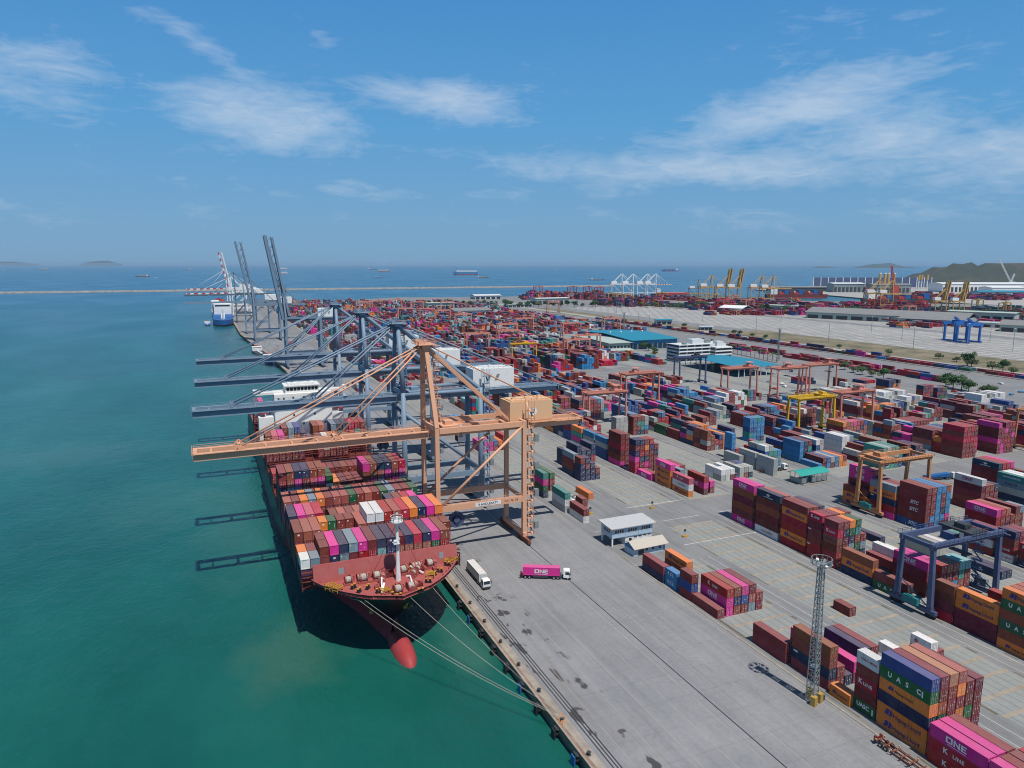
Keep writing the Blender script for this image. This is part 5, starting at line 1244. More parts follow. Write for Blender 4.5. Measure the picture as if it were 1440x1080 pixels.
def car(x, y, rz, c, label):
    t = thing('parked_vehicle', label, 'vehicle', (x, y, .03), rz, 'vehicles parked in the yard')
    m = MB(); m.add([(0,-.9,.4),(4.4,-.9,.4),(4.4,-.9,.95),(3.3,-.88,1.05),(2.7,-.75,1.55),(.6,-.75,1.55),(0,-.88,1.0)]+[(0,.9,.4),(4.4,.9,.4),(4.4,.9,.95),(3.3,.88,1.05),(2.7,.75,1.55),(.6,.75,1.55),(0,.88,1.0)],
       [(0,1,2,3,4,5,6),(13,12,11,10,9,8,7),(0,7,8,1),(1,8,9,2),(2,9,10,3),(3,10,11,4),(4,11,12,5),(5,12,13,6),(6,13,7,0)]); m.build('body', c, t)
    m = MB(); m.add([(3.22,-.8,1.09),(3.22,.8,1.09),(2.74,.7,1.5),(2.74,-.7,1.5)], [(0,1,2,3)]); m.v = [(a+.03, b, c_+.03) for a, b, c_ in m.v]; m.build('windscreen', M['glass'], t)
    for a in (.8, 3.5):
        for s in (-1, 1): m = MB(); m.tube((a, s*.75, .34), (a, s*.95, .34), .34, 10); m.build('wheel', M['black'], t)
for i, (px, py) in enumerate(((1176,552),(1190,556),(1300,545),(1318,548),(1330,549),(1345,552),(1362,556),(1380,551),(1398,548),(1420,556),(1105,545),(1092,548),(1098,541),(1085,538),(1410,541),(1432,552))):
    p = gp(px, py); car(p.x, p.y, random.uniform(-.4,.4)+(PI/2 if i % 3 else 0), M[('white','silver','offwhite','bluewall','white','red_stripe')[i % 6]], '%s small vehicle along the service road, counted from the canopy end' % ORD[i] if i < 18 else '')
p = gp(1112, 657); tr, rz = truck('bare white truck parked behind the shelter', (238.5, 262.5, 0), (245, 262.5, 0), M['white'])

# ------------------------------------------------------------------ light masts
def lamp_tower(label, x, y, H, w=1.9, detail=2, base=True, mat='galv'):
    t = thing('lamp_mast', label, 'light mast', (x, y, 0), .25, 'light masts of the yard')
    m = MB(); n = int(H/1.45) if detail > 1 else int(H/4)
    cs = ((-1,-1),(1,-1),(1,1),(-1,1))
    for i, j in cs: m.beam((i*w/2, j*w/2, 1.0), (i*w*.27, j*w*.27, H-1.4), .17 if detail > 1 else .3, .17 if detail > 1 else .3)
    for k in range(n):
        za, zb = 1.0+(H-2.4)*k/n, 1.0+(H-2.4)*(k+1)/n; wa, wb = w/2*(1-.46*k/n), w/2*(1-.46*(k+1)/n)
        for q in range(4):
            i, j = cs[q]; i2, j2 = cs[(q+1) % 4]
            m.beam((i*wa, j*wa, za), (i2*wa, j2*wa, za), .1, .1); m.beam((i*wa, j*wa, za), (i2*wb, j2*wb, zb), .09, .09)
    m.build('lattice', M[mat], t)
    if detail > 1:
        m = MB()
        for k in range(3): z = H*(.25+.25*k); m.box(-w*.42, -w*.42, z, w*.42, w*.42, z+.06)
        for k in range(int(H*2)): m.beam((-.2, -w*.1, 1+k*.5), (.2, -w*.1, 1+k*.5), .05, .05)
        m.beam((-.2, -w*.1, 1), (-.2, -w*.1, H-1.5), .06, .06); m.beam((.2, -w*.1, 1), (.2, -w*.1, H-1.5), .06, .06); m.build('ladder', M['silver'], t)
    m = MB(); R1 = 2.2; n = 12
    m.box(-.9, -.9, H-1.5, .9, .9, H-1.4)
    for k in range(n):
        a, b = 2*PI*k/n, 2*PI*(k+1)/n
        for z in ((H-.3, H-1.4) if detail > 1 else (H-.6,)): m.beam((R1*math.cos(a), R1*math.sin(a), z), (R1*math.cos(b), R1*math.sin(b), z), .12, .12)
        m.beam((R1*math.cos(a), R1*math.sin(a), H-1.4), (R1*math.cos(a), R1*math.sin(a), H-.3), .1, .1); m.beam((R1*math.cos(a), R1*math.sin(a), H-1.4), (.7*math.cos(a), .7*math.sin(a), H-1.4), .12, .12)
    hd = m.build('head_frame', M['galv'], t)
    for k in range(8 if detail > 1 else 0):
        a = 2*PI*k/8+.2; m = MB(); x1, y1 = 1.75*math.cos(a), 1.75*math.sin(a)
        m.beam((x1, y1, H-1.8), (x1*1.3, y1*1.3, H-1.2), .5, .35); m.build('floodlight', M['silver'], hd)
    if base:
        for i in (-1, 1):
            for j in (-1, 1):
                if (i, j) == (-1, 1): continue
                m = MB(); m.box(i*1.15-.6, j*1.15-.6, 0, i*1.15+.6, j*1.15+.6, 2.2); m.build('footing', M['footing_paint'], t)
        m = MB(); m.box(1.8, -1.5, 0, 3.0, -.6, 1.1); m.build('cabinet', M['darkgrey'], t)
    else:
        m = MB(); m.box(-w*.6, -w*.6, 0, w*.6, w*.6, 1.0); m.build('footing', M['coping'], t)
lamp_tower('tall lattice lamp mast with yellow footings beside the apron', 121.2, 113.0, 34.6)
for i, (px, py, h, lb) in enumerate(((1094,507,34,'beside the teal canopy'),(877,477,36,'in front of the teal warehouse'),(716,517,30,'behind the yellow gantry'))):
    p = gp(px, py); lamp_tower('distant lattice lamp mast %s' % lb, p.x, p.y, h, detail=1, base=False)
for i, (px, py, h) in enumerate(((1098,455,26),(1063,468,24),(988,452,24),(1165,480,24),(1284,490,26),(1268,478,22),(1360,485,26),(1392,480,24),(1424,494,26),(1225,468,24),(850,470,26),(913,465,24),(898,450,22),(867,440,22),(1325,470,22),(724,432,26),(763,430,26),(805,428,26))):
    p = gp(px, py); t = thing('lamp_post', '%s slim lamp post rising from the far pavements' % ORD[i], 'lamp post', p, 0, 'lamp posts across the far fields')
    m = MB(); m.tube((0,0,0),(0,0,h),.35,6,.22); m.build('pole', M['galv'], t); m = MB(); m.box(-1.4,-.5,h,1.4,.5,h+.5); m.build('lamp_head', M['offwhite'], t)

# ------------------------------------------------------------------ buildings
def windows(parent, pts, w, h, axis='x', mat='glass', name='window'):
    """pts: lower corner of each window on a wall that faces -Y (axis x) or -X (axis y)"""
    for x, y, z in pts:
        m = MB()
        if axis == 'x': m.box(x, y-.05, z, x+w, y+.02, z+h)
        else: m.box(x-.05, y, z, x+.02, y+w, z+h)
        o = m.build(name, M[mat], parent)
        m = MB()
        if axis == 'x': m.box(x-.08, y-.09, z-.14, x+w+.08, y-.05, z-.02)
        else: m.box(x-.09, y-.08, z-.14, x-.05, y+w+.08, z-.02)
        m.build('sill', M['white'], o)
t = thing('site_office', 'two storey pale blue site office with parking bay underneath', 'building', (125.8, 209.6, 0), R(1))
m = MB(); W_, D_ = 16.8, 7.4
m.box(0,0,3.1,W_,D_,6.7)
for x in (5.6, 11.2): m.box(x-.2,-.12,3.1,x+.2,0.01,6.7)
wl = m.build('upper_wall', M['paleblue'], t)
m = MB(); m.box(5.6,.3,0,W_-.1,D_-.2,3.1); m.build('lower_wall', M['white'], t)
m = MB(); [m.box(x-.25, y-.25, 0, x+.25, y+.25, 3.1) for x, y in ((.3,.35),(.3,D_-.35),(3.6,D_-.35))]; m.build('column', M['white'], t)
m = MB(); m.add([(-.9,-1.0,6.72),(W_+1.0,-1.0,6.72),(W_+1.0,D_+.8,7.3),(-.9,D_+.8,7.3)]+[(-.9,-1.0,7.0),(W_+1.0,-1.0,7.0),(W_+1.0,D_+.8,7.6),(-.9,D_+.8,7.6)], [(3,2,1,0),(4,5,6,7),(0,1,5,4),(1,2,6,5),(2,3,7,6),(3,0,4,7)]); rf = m.build('roof', M['office_roof'], t)
m = MB(); m.box(-.95,-1.05,6.75,1.4,-.99,6.95); m.box(W_-.2,-1.05,6.75,W_+1.05,-.99,6.95); m.box(-.96,-1.04,6.74,-.9,.8,6.96); m.build('gutter', M['rust_rtg'], rf)
windows(wl, [(x0+k*.95, 0, 4.7) for x0 in (1.2, 6.6, 12.2) for k in range(4)], .65, 1.2)
windows(wl, [(0, 1.6+k*1.1, 4.7) for k in range(4)], .75, 1.2, 'y')
m = MB(); m.box(7.2,.24,0,8.3,.3,2.2); m.build('door', M['black'], t)
windows(t, [(9.2,.3,2.2),(11.2,.3,2.2),(13.2,.3,2.3),(15.0,.3,2.3)], 1.3, .35)
m = MB(); m.box(W_+.01,2,3.4,W_+.9,3.2,4.6); m.build('air_conditioner', M['rust_rtg'], t)
m = MB(); [m.box(x, -.35, .3, x+1.1, .2, 1.2) for x in (10.6, 13.0)]; m.build('outdoor_unit', M['offwhite'], t)
t = thing('hut', 'single storey white hut with blue trim and worn pitched roof', 'building', (128.4, 199.6, 0), R(3))
W_, D_ = 13.0, 5.4
m = MB(); m.box(0,0,0,W_,D_,3.0); m.add([(0,0,3.0),(0,D_,3.0),(0,D_/2,4.4)], [(0,2,1)]); wl = m.build('wall', M['paleblue'], t)
m = MB(); m.box(W_-.5,-.05,0,W_+.04,.0,3.0); m.box(-.04,0,2.2,-.001,D_,2.99); m.add([(-.03,.0,3.0),(-.03,D_,3.0),(-.03,D_/2,4.35)], [(0,2,1)]); m.build('trim', M['bluewall'], wl)
m = MB(); m.add([(-.5,-1.1,2.75),(W_+.9,-1.1,2.75),(W_+.9,D_/2,4.55),(-.5,D_/2,4.55),(-.5,D_+1,2.8),(W_+.9,D_+1,2.8)]+[(-.5,-1.1,2.9),(W_+.9,-1.1,2.9),(W_+.9,D_/2,4.7),(-.5,D_/2,4.7),(-.5,D_+1,2.95),(W_+.9,D_+1,2.95)], [(6,7,8,9),(9,8,11,10),(3,2,1,0),(4,5,2,3),(0,1,7,6),(4,10,11,5),(0,6,9,3),(3,9,10,4),(1,2,8,7),(2,5,11,8)]); m.build('roof', M['tan_roof'], t)
windows(wl, [(4.9,0,1.3),(7.6,0,1.3),(10.4,0,1.3)], 1.0, 1.0)
m = MB(); m.box(1.9,-.05,0,4.3,.02,2.1); m.build('door', M['glass'], wl)
t = thing('shelter', 'open shelter with curved green roof at the crossing', 'shelter', (242.0, 240.2, 0), R(2))
m = MB(); W_, D_ = 15.5, 7.0; n = 8; vs = []
for i in range(n+1):
    a = i/n; y = -.6+(D_+1.2)*a; z = 4.3+1.9*math.sin(PI*a*.85+.25)-.4; vs += [(-1.4, y, z), (W_+1, y, z)]
m.add(vs, [(2*i, 2*i+1, 2*i+3, 2*i+2) for i in range(n)]); m.add([(x, y, z-.12) for x, y, z in vs], [(2*i+2, 2*i+3, 2*i+1, 2*i) for i in range(n)]); m.build('roof', M['green_roof'], t)
m = MB()
for k in range(6):
    for y in (0, D_): m.box(k*W_/5-.1, y-.1, 0, k*W_/5+.1, y+.1, 4.3)
m.build('post', M['galv'], t)
m = MB()
for k in range(5):
    if k != 1: m.box(k*W_/5+.3, -.03, .6, (k+1)*W_/5-.3, .03, 3.0)
m.box(-.03,.3,.4,.03,D_-.3,2.6); m.build('panel', M['galv'], t)
m = MB(); m.box(-.8,-1.4,.02,W_+1,-1.0,.4); m.build('kerb', M['beam_tan'], t)

def shed(label, x0, y0, w, d, h, rise, roof, wall, openf=False, rz=0.0, bays=8, vents=0):
    t = thing('warehouse', label, 'warehouse', (x0, y0, 0), rz); m = MB()
    if openf:
        for k in range(bays+1):
            for y in (.3, d-.3): m.box(k*w/bays-.25, y-.25, 0, k*w/bays+.25, y+.25, h)
        m.build('column', M['white'], t); m = MB(); m.box(.5, d*.45, 0, w-.5, d*.5, h*.8); m.build('inner_wall', M['darkgrey'], t)
    else:
        m.box(0,0,0,w,d,h); wl = m.build('wall', M[wall], t)
        m = MB(); 
        for k in range(bays): m.box(k*w/bays+w/bays*.12, -.06, 0, (k+1)*w/bays-w/bays*.12, .02, h*.62)
        m.build('dock_door', M['glass'], wl)
        m = MB()
        for k in range(bays): m.box(-.06, k*d/bays+d/bays*.2, 0.3, .02, (k+1)*d/bays-d/bays*.2, h*.5)
        m.build('dock_door', M['darkgrey'], wl)
    m = MB(); e = 2.0
    m.add([(-e,-e,h),(w+e,-e,h),(w+e,d/2,h+rise),(-e,d/2,h+rise),(-e,d+e,h),(w+e,d+e,h)]+[(-e,-e,h+.4),(w+e,-e,h+.4),(w+e,d/2,h+rise+.4),(-e,d/2,h+rise+.4),(-e,d+e,h+.4),(w+e,d+e,h+.4)], [(6,7,8,9),(9,8,11,10),(3,2,1,0),(4,5,2,3),(0,1,7,6),(4,10,11,5),(0,6,9,3),(3,9,10,4),(1,2,8,7),(2,5,11,8)])
    rf = m.build('roof', M[roof], t)
    for k in range(vents): m = MB(); x = w*(k+.5)/vents; m.ball((x, d/2, h+rise+1.0), 1.1, 1.1, 1.0, 8, 6); m.build('roof_vent', M['white'], rf)
    return t
a = gp(872, 490); shed('long teal roofed warehouse with dark open bays', 455, 722, 62, 130, 10.5, 3.0, 'teal_roof', 'bluewall', rz=0, bays=9, vents=4)
shed('pale green shed joined to the teal warehouse', 424, 722, 28, 95, 8.5, 1.5, 'pale_roof', 'pale_roof', bays=6)
shed('teal canopy on columns sheltering trucks', 428, 505, 43, 78, 8.5, 1.0, 'teal_roof', None, True, bays=7)
t = thing('office_block', 'white five storey office block with stepped terraces and stair towers', 'building', (437, 606, 0), 0)
m = MB(); m.box(0,0,0,58,22,17.5); m.box(38,-9,0,58,0,15.0); m.box(20,6,17.5,34,16,22); m.box(44,-3,15,52,4,20); wl = m.build('wall', M['offwhite'], t)
for f in range(5):
    z = 1.4+f*3.5
    m = MB(); m.box(-.06,1,z,.02,21,z+1.7); [m.box(1+k*9.2, -.06, z, 8.6+k*9.2, .02, z+1.7) for k in range(4)]
    if f < 4: m.box(38.6,-9.06,z,57.4,-8.98,z+1.7); m.box(37.94,-8.4,z,38.02,-.4,z+1.7)
    m.build('window', M['glass'], wl)
    m = MB(); m.box(-1.1,-1.1,z+2.0,38,0,z+2.5); m.box(-1.1,0,z+2.0,0,22,z+2.5)
    if f < 4: m.box(37,-10.2,z+2.0,58.5,-9,z+2.5)
    m.build('balcony', M['white'], wl)
m = MB(); m.box(8,4,17.5,12,8,19.5); m.box(40,10,17.5,46,14,19); m.tube((26,10,22),(26,10,27),.15,5); m.build('roof_plant', M['galv'], t)
shed('low pale sheds beside the white office block', 404, 690, 30, 16, 4, 1, 'pale_roof', 'offwhite', bays=4)
shed('grey roofed shed in the far rows before the sea', *gp(640,444).xy, 75, 60, 9, 4, 'grey_roof', 'offwhite', bays=6)
shed('small teal roofed shed beyond the teal warehouse', *gp(800,459).xy, 30, 18, 5, 1.5, 'teal_roof', 'offwhite', bays=3)
shed('pale green block near the far shore', *gp(602,437).xy, 60, 30, 16, 1, 'pale_roof', 'pale_roof', bays=6)
shed('white hall near the far shore', *gp(668,421).xy, 80, 40, 10, 3, 'offwhite', 'offwhite', bays=5)
shed('white terminal offices by the far trees', *gp(755,428).xy, 90, 40, 14, 1, 'offwhite', 'pale_roof', bays=6)
shed('low white shed by the far trees', *gp(715,432).xy, 60, 30, 6, 1, 'pale_roof', 'offwhite', bays=6)
shed('wide grey roofed freight shed across the pale field', *gp(1133,447).xy, 260, 70, 11, 8, 'grey_roof', 'pale_roof', bays=10, rz=R(-67))
shed('grey roofed shed cut by the frame edge', *gp(1405,466).xy, 120, 50, 10, 6, 'grey_roof', 'pale_roof', bays=6, rz=R(-67))
shed('long grey shed behind the dark trees', *gp(903,430).xy, 180, 40, 10, 4, 'grey_roof', 'grey_roof', bays=8, rz=R(-67))
shed('white gabled shed by the red gantry', *gp(1012,438).xy, 50, 45, 8, 5, 'white', 'white', bays=4, rz=R(-67))
shed('pale green roofed offices across the field', *gp(1080,437).xy, 90, 30, 12, 1, 'pale_roof', 'pale_roof', bays=6, rz=R(-67))
shed('grey green low shed beside the cobalt gantries', *gp(1262,455).xy, 110, 40, 9, 2, 'grey_roof', 'pale_roof', bays=5, rz=R(-67))
shed('pale flat building behind the cobalt gantries', *gp(1332,450).xy, 100, 40, 16, 1, 'pale_roof', 'pale_roof', bays=6, rz=R(-67))
shed('low pale shed between green stacks', *gp(1345,458).xy, 150, 30, 7, 1, 'pale_roof', 'offwhite', bays=6, rz=R(-67))
shed('small blue gatehouse on the pale road', *gp(923,456).xy, 26, 14, 7, 1, 'teal_roof', 'paleblue', bays=3, rz=R(-20))
shed('small pale cabin on the scrub verge', *gp(985,464).xy, 18, 9, 5, .6, 'offwhite', 'paleblue', bays=3, rz=R(-20))
# beyond the basins

for i, (x, y, lb) in enumerate(((133.2, 252.6, 'white tank container lying beside the short pair by orange crane'), (136.2, 253.4, 'white tank container next to the other one, further inland'))):
    t = thing('tank_container', lb, 'tank container', (x, y, 0.0), 0, 'tank containers by the orange crane')
    m = MB()
    for a in (0, 2.3):
        for b in (0, 5.9): m.box(a, b, 0, a+.14, b+.14, 2.6)
        m.box(a, .14, 0, a+.14, 5.9, .14); m.box(a, .14, 2.46, a+.14, 5.9, 2.6)
    for b in (0, 5.9): m.box(.14, b, 0, 2.3, b+.14, .14); m.box(.14, b, 2.46, 2.3, b+.14, 2.6)
    m.build('frame', M['darkgrey'], t); m = MB(); m.tube((1.22, .3, 1.3), (1.22, 5.7, 1.3), 1.12, 16); m.ball((1.22, .35, 1.3), 1.12, .3, 1.12, 14, 8); m.build('tank', M['white'], t, False)
    m = MB(); [m.tube((1.22, q, 1.3), (1.22, q+.3, 1.3), 1.14, 16) for q in (1.5, 4.0)]; m.build('band', M['darkgrey'], t)
# ------------------------------------------------------------------ container masses further back
def zone(x0, x1, y0, y1, dens, hmax, pal, blocks=None, cap=99999, bias=0.0):
    """rows of stacks inside a field; runs of like colours, ragged heights"""
    out = []; y = y0
    keys, wts = zip(*pal.items())
    while y < y1:
        ln = 40 if random.random() < .62 else 20
        if random.random() < dens:
            base = random.randint(2, hmax); nrow = int((x1-x0)/2.62); main = random.choices(keys, wts)[0]
            subs = (0,) if ln == 40 else (0, 6.05)
            for r in range(nrow):
                if random.random() < .10: base = max(1, min(hmax, base+random.choice((-2,-1,1,1))))
                h = max(0, min(hmax, base+random.choice((-1,0,0,0,1)))) if random.random() > .05 else 0
                if random.random() < .25: main = random.choices(keys, wts)[0]
                for s in subs:
                    hh = h if s == 0 else max(0, h+random.choice((-1,0,0)))
                    for t in range(hh):
                        c = main if random.random() < (.66 if y < 580 else .8) else random.choices(keys, wts)[0]
                        if t < hh-1 and 0 < r and s == 0 and t < base-2 and False: continue
                        out.append((x0+r*2.62, y+s, t*2.72, CW-.06, 11.75 if ln == 40 else 5.8, 2.63, jit(TINT[c][0])))
        y += 12.5
    return out
PAL1 = dict(M=13,D=8,C=7,S=4,R=5,K=2,P=3.5,O=3,N=7,B=4,L=4,Y=3,g=5,W=1.2,G=1.5,T=1.5,A=1)
PAL2 = dict(M=7,D=5,C=3,R=3,P=2,O=2,N=8,B=5,L=5,g=6,W=2,T=2,Y=3,G=2)
PAL3 = dict(g=9,W=5,M=4,B=3,N=2,C=2)
HAND = [(c['x']-1.5, c['y']-1.2, c['x']+CW+1.5, c['y']+c['L']+1.2) for c in CONT if not c['ship']]
NOGO = [(236,236,264,256),(205,380,240,392),(430,545,520,700),(420,600,540,860),(400,680,440,720),(262,425,300,444),(345,419,384,438),(381,405,450,432),(308,312,345,328),(344,312,374,330),(350,486,386,504),(268,640,300,662)]
def clash(b):
    x0, y0, x1, y1 = b[0], b[1], b[0]+b[3], b[1]+b[4]
    for a in HAND:
        if x0 < a[2] and x1 > a[0] and y0 < a[3] and y1 > a[1]: return True
    return False
def in_nogo(b):
    for a in NOGO:
        if b[0] < a[2] and b[0]+b[3] > a[0] and b[1] < a[3] and b[1]+b[4] > a[1]: return True
    return False
extra = []
for fi, yi, x0, x1, ya, yb in FIELD:
    if yi == 0:
        if fi >= 4: extra += zone(x0+1, x1, 60, yb-2, .62, 4, PAL1)
        continue
    if yi == 1:
        if fi == 0: extra += zone(x0+1, x1, 300, yb, .30, 3, PAL1)
        elif fi == 1: extra += zone(x0+1, x1, 305, yb, .42, 4, PAL1)
        elif fi in (2, 3): extra += zone(x0+1, x1, 352 if fi == 2 else 372, yb, .72, 5, PAL1) + (zone(x0+1, x1, 246, 340, .25, 2, PAL3) if fi == 3 else [])
        elif fi in (4, 5): extra += zone(x0+1, x1, 256, yb-90, .72, 4, PAL2) + zone(x0+1, x1, 470, yb, .7, 4, PAL1)
        elif fi in (6, 7): extra += zone(x0+1, x1, 244, yb-60, .74, 4, PAL2 if fi == 6 else PAL1)
        elif fi in (8, 9): extra += zone(x0+1, x1, 236, 440, .70, 4, PAL1)
        elif fi in (10, 11): extra += zone(x0+1, x1, 236, 330, .7, 4, PAL1) + zone(x0+1, x1, 335, 420, .8, 4, PAL3)
        else: extra += zone(x0+1, x1, 250, 330, .6, 4, PAL3)
    else:
        if fi == 0: x0 = 131
        den = .82 if fi < 9 else .5
        if yi == 4: den = .75 if fi < 5 else .3
        extra += zone(x0, x1-1, ya, yb, den, 5 if fi < 9 else 3, PAL1 if (fi+yi) % 4 else PAL2)
for k in range(4): extra += zone(500+k*24, 520+k*24, 900, 1850, .55, 3, PAL1)
def block(x0, y0, nr, ny, h, cs, ln=40):
    st = 12.4 if ln == 40 else 6.2
    for r in range(nr):
        for k in range(ny):
            hh = max(1, h-(1 if random.random() < .15 else 0))
            for t in range(hh): extra.append((x0+r*2.62, y0+k*st, t*2.75, CW, 11.9 if ln == 40 else 5.9, 2.7, jit(TINT[random.choice(cs)][0], .08)))
block(424, 355, 10, 1, 4, 'WWgW'); block(464, 312, 9, 1, 5, 'WWWg'); block(414, 388, 7, 1, 3, 'Wg'); block(490, 404, 5, 1, 3, 'OON'); block(477, 364, 4, 1, 4, 'MNRM', 20); block(492, 364, 4, 1, 3, 'MGNM', 20)
block(470, 330, 4, 1, 1, 'P'); block(443, 285, 7, 1, 2, 'gW'); block(376, 242, 5, 1, 6, 'MMPRD'); block(351, 243, 4, 1, 6, 'MMKD'); block(505, 340, 4, 1, 2, 'MRB'); block(512, 380, 3, 1, 2, 'LMg'); block(500, 436, 5, 1, 1, 'NMR'); block(448, 452, 6, 1, 2, 'MNRB')
block(84, 520, 4, 2, 1, 'gY'); block(88, 610, 5, 2, 1, 'gYM'); block(104, 560, 3, 2, 2, 'MNg'); block(78, 790, 4, 3, 1, 'gY'); block(86, 900, 4, 2, 2, 'MRN'); block(106, 470, 3, 1, 1, 'Yg')
y = 412
while y < 700:
    for xx in (566, 569, 577, 580):
        if random.random() < .66:
            for t in range(random.choice((1,1,2,2))): extra.append((xx, y, t*2.72, CW, 11.9, 2.68, jit(TINT[random.choice('MRDKMNRBPMC')][0])))
    y += 12.6
extra = [b for b in extra if not clash(b) and not in_nogo(b)]
# the train of boxes beside the rails and loose rows by the access road
y = 380
while y < 1150:
    for xx in (642, 650):
        if random.random() < .86:
            c = random.choices('MRCNBLPKDYG', (5,4,3,4,4,3,1,2,4,1,1))[0]; extra.append((xx, y, 1.1, CW, 12, 2.7, jit(TINT[c][0])))
            if random.random() < .25 and y > 520: extra.append((xx, y, 3.85, CW, 12, 2.7, jit(TINT[random.choice('MRNBP')][0])))
    y += 13.0
# far basins: ragged blocks along the water, more green on the right
far = []
def farzone(pa, pb, n, pal, hmax):
    keys, wts = zip(*pal.items())
    for _ in range(n):
        px, py = random.uniform(pa[0], pb[0]), random.uniform(pa[1], pb[1]); p = gp(px, py); a = random.choice(keys); rows = random.randint(3, 8); h = random.randint(2, hmax)
        for r in range(rows):
            for s in range(random.randint(1, 3)):
                hh = max(1, h+random.choice((-1,0,0,1)))
                for t in range(hh): far.append((p.x+r*2.7, p.y+s*12.6, t*2.72, CW, 12, 2.68, jit(TINT[a if random.random() < .45 else random.choices(keys, wts)[0]][0])))
PR = dict(M=6,D=4,R=6,K=4,N=5,B=5,P=2,O=2,C=3,g=1)
farzone((842,421),(975,432),120,PR,6); farzone((975,428),(1120,437),120,PR,5); farzone((1115,434),(1300,442),130,PR,5)
farzone((1280,438),(1440,452),110,dict(G=8,T=4,M=4,N=3,R=2,B=2),4); farzone((1240,445),(1300,455),20,PR,4)
farzone((1000,438),(1130,444),34,PR,2); farzone((1260,452),(1440,462),46,PR,2); farzone((735,416),(850,422),90,PR,6); farzone((500,428),(700,440),60,PAL1,4)
n0 = len(far); farzone((1235,415),(1440,423.5),70,PR,4); far[n0:] = [(a, b, c+.5, d, e, f, g) for a, b, c, d, e, f, g in far[n0:]]
mass = boxes_mesh('container_stacks', MASS+extra)
tag(mass, 'mass of coloured container stacks filling the yard behind the nearer stacks', 'containers', kind='stuff')
tag(boxes_mesh('far_container_stacks', far), 'tiny mixed container stacks around the far basins', 'containers', kind='stuff')

# ------------------------------------------------------------------ plants
def leaves(m, c, rx, ry, rz, n, s):
    for _ in range(n):
        while True:
            u = Vector((random.uniform(-1,1), random.uniform(-1,1), random.uniform(-1,1)))
            if .25 < u.length < 1: break
        p = Vector((c[0]+u.x*rx, c[1]+u.y*ry, c[2]+u.z*rz)); a = Vector((random.gauss(0,1), random.gauss(0,1), random.gauss(0,1))).normalized(); b = a.orthogonal().normalized(); k = s*random.uniform(.6, 1.3)
        m.add([p-a*k, p+b*k*.6, p+a*k, p-b*k*.6], [(0,1,2,3)])
def tree_mesh(h, r, mat, n=7, seed=0):
    random.seed(seed); tr = MB(); tr.tube((0,0,0), (0,0,h*.5), .28, 7, .16)
    cr = MB()
    for k in range(n):
        a = 2*PI*k/n+random.uniform(-.4,.4); d = r*random.uniform(.25,.7); z = h*random.uniform(.45,.85); q = (d*math.cos(a), d*math.sin(a), z)
        tr.tube((0,0,h*.32), q, .12, 5, .05); leaves(cr, q, r*random.uniform(.35,.6), r*random.uniform(.35,.6), h*random.uniform(.12,.22), 55, .55)
    leaves(cr, (0,0,h*.8), r*.5, r*.5, h*.2, 60, .55)
    return tr.mesh('trunk', [M['bark']]), cr.mesh('crown', [M[mat]])
TM = [tree_mesh(7.5, 4.2, 'leaf', 8, 1), tree_mesh(6, 3.6, 'leaf_dull', 7, 2), tree_mesh(8.5, 4.6, 'leaf', 9, 3), tree_mesh(5.5, 3.4, 'leaf_yellow', 6, 4)]
def palm_mesh():
    random.seed(5); tr = MB(); tr.tube((0,0,0), (.2,0,6.5), .24, 7, .16); cr = MB()
    for k in range(13):
        a = 2*PI*k/13; e = random.uniform(.2, 1.0)
        pr = Vector((.2,0,6.5))
        for s in range(4):
            q = pr+Vector((math.cos(a)*.75, math.sin(a)*.75, e-.45*s)); side = Vector((-math.sin(a), math.cos(a), 0))*(.35-.06*s)
            cr.add([pr-side, pr+side, q+side*.8, q-side*.8], [(0,1,2,3)]); pr = q
    return tr.mesh('trunk', [M['bark']]), cr.mesh('crown', [M['leaf']])
PM = palm_mesh()
def plant(name, meshes, p, sc, label, group):
    t = thing(name, label, 'tree', p, random.uniform(0, 6.28), group); t.scale = (sc, sc, sc*random.uniform(.85, 1.1))
    for me, nm_ in zip(meshes, ('trunk', 'crown')):
        o = bpy.data.objects.new(nm_, me); col.objects.link(o); o.parent = t
random.seed(11)
for i, (px, py, k, sc) in enumerate(((898,490,0,1.2),(905,491,2,1.2),(912,493,0,1.1),(920,498,2,1.0),(921,501,3,.95),(893,487,1,1.2))):
    plant('tree', TM[k], gp(px, py), sc, '%s %s tree of the clump between warehouse and office block' % (ORD[i], 'yellow flowering' if k == 3 else 'green'), 'trees by the office block')
for i in range(18):
    px = 988+i*6.1; py = 487+i*1.35
    plant('palm_tree', PM, gp(px, py), 1.25, '%s small palm in the row behind the teal canopy' % ORD[i], 'palms behind the canopy')
for i, (px, py, k, sc) in enumerate(((1188,520,0,1.0),(1200,524,1,1.2),(1212,527,0,1.1),(1226,530,1,1.1),(1242,533,0,1.3),(1330,544,2,1.5),(1340,547,0,1.6),(1352,549,2,1.5),(1362,551,0,1.3),(1385,553,1,1.2),(1395,554,0,1.0),(1080,518,1,1.0))):
    plant('tree', TM[k], gp(px, py), sc, '%s low bushy tree along the service road, counted from the teal canopy' % ORD[i], 'bushy trees along the service road')
for i, (px, py, k, sc) in enumerate(((1032,470,1,1.1),(1040,472,0,1.0),(1058,474,1,1.0),(1076,477,0,.9),(1250,500,1,1.2),(1360,515,0,1.7),(1366,516,1,1.5),(1395,521,1,1.5),(1410,523,0,1.4),(962,460,1,1.2),(1320,505,1,1.2),(1345,509,1,1.1),(1180,490,1,.9),(873,481,1,1.1),(858,468,1,1.1),(1425,527,1,1.3))):
    plant('shrub', TM[k], gp(px, py), sc, '%s shrub on the dry verge beyond the train of boxes' % ORD[i], 'shrubs on the dry verge')
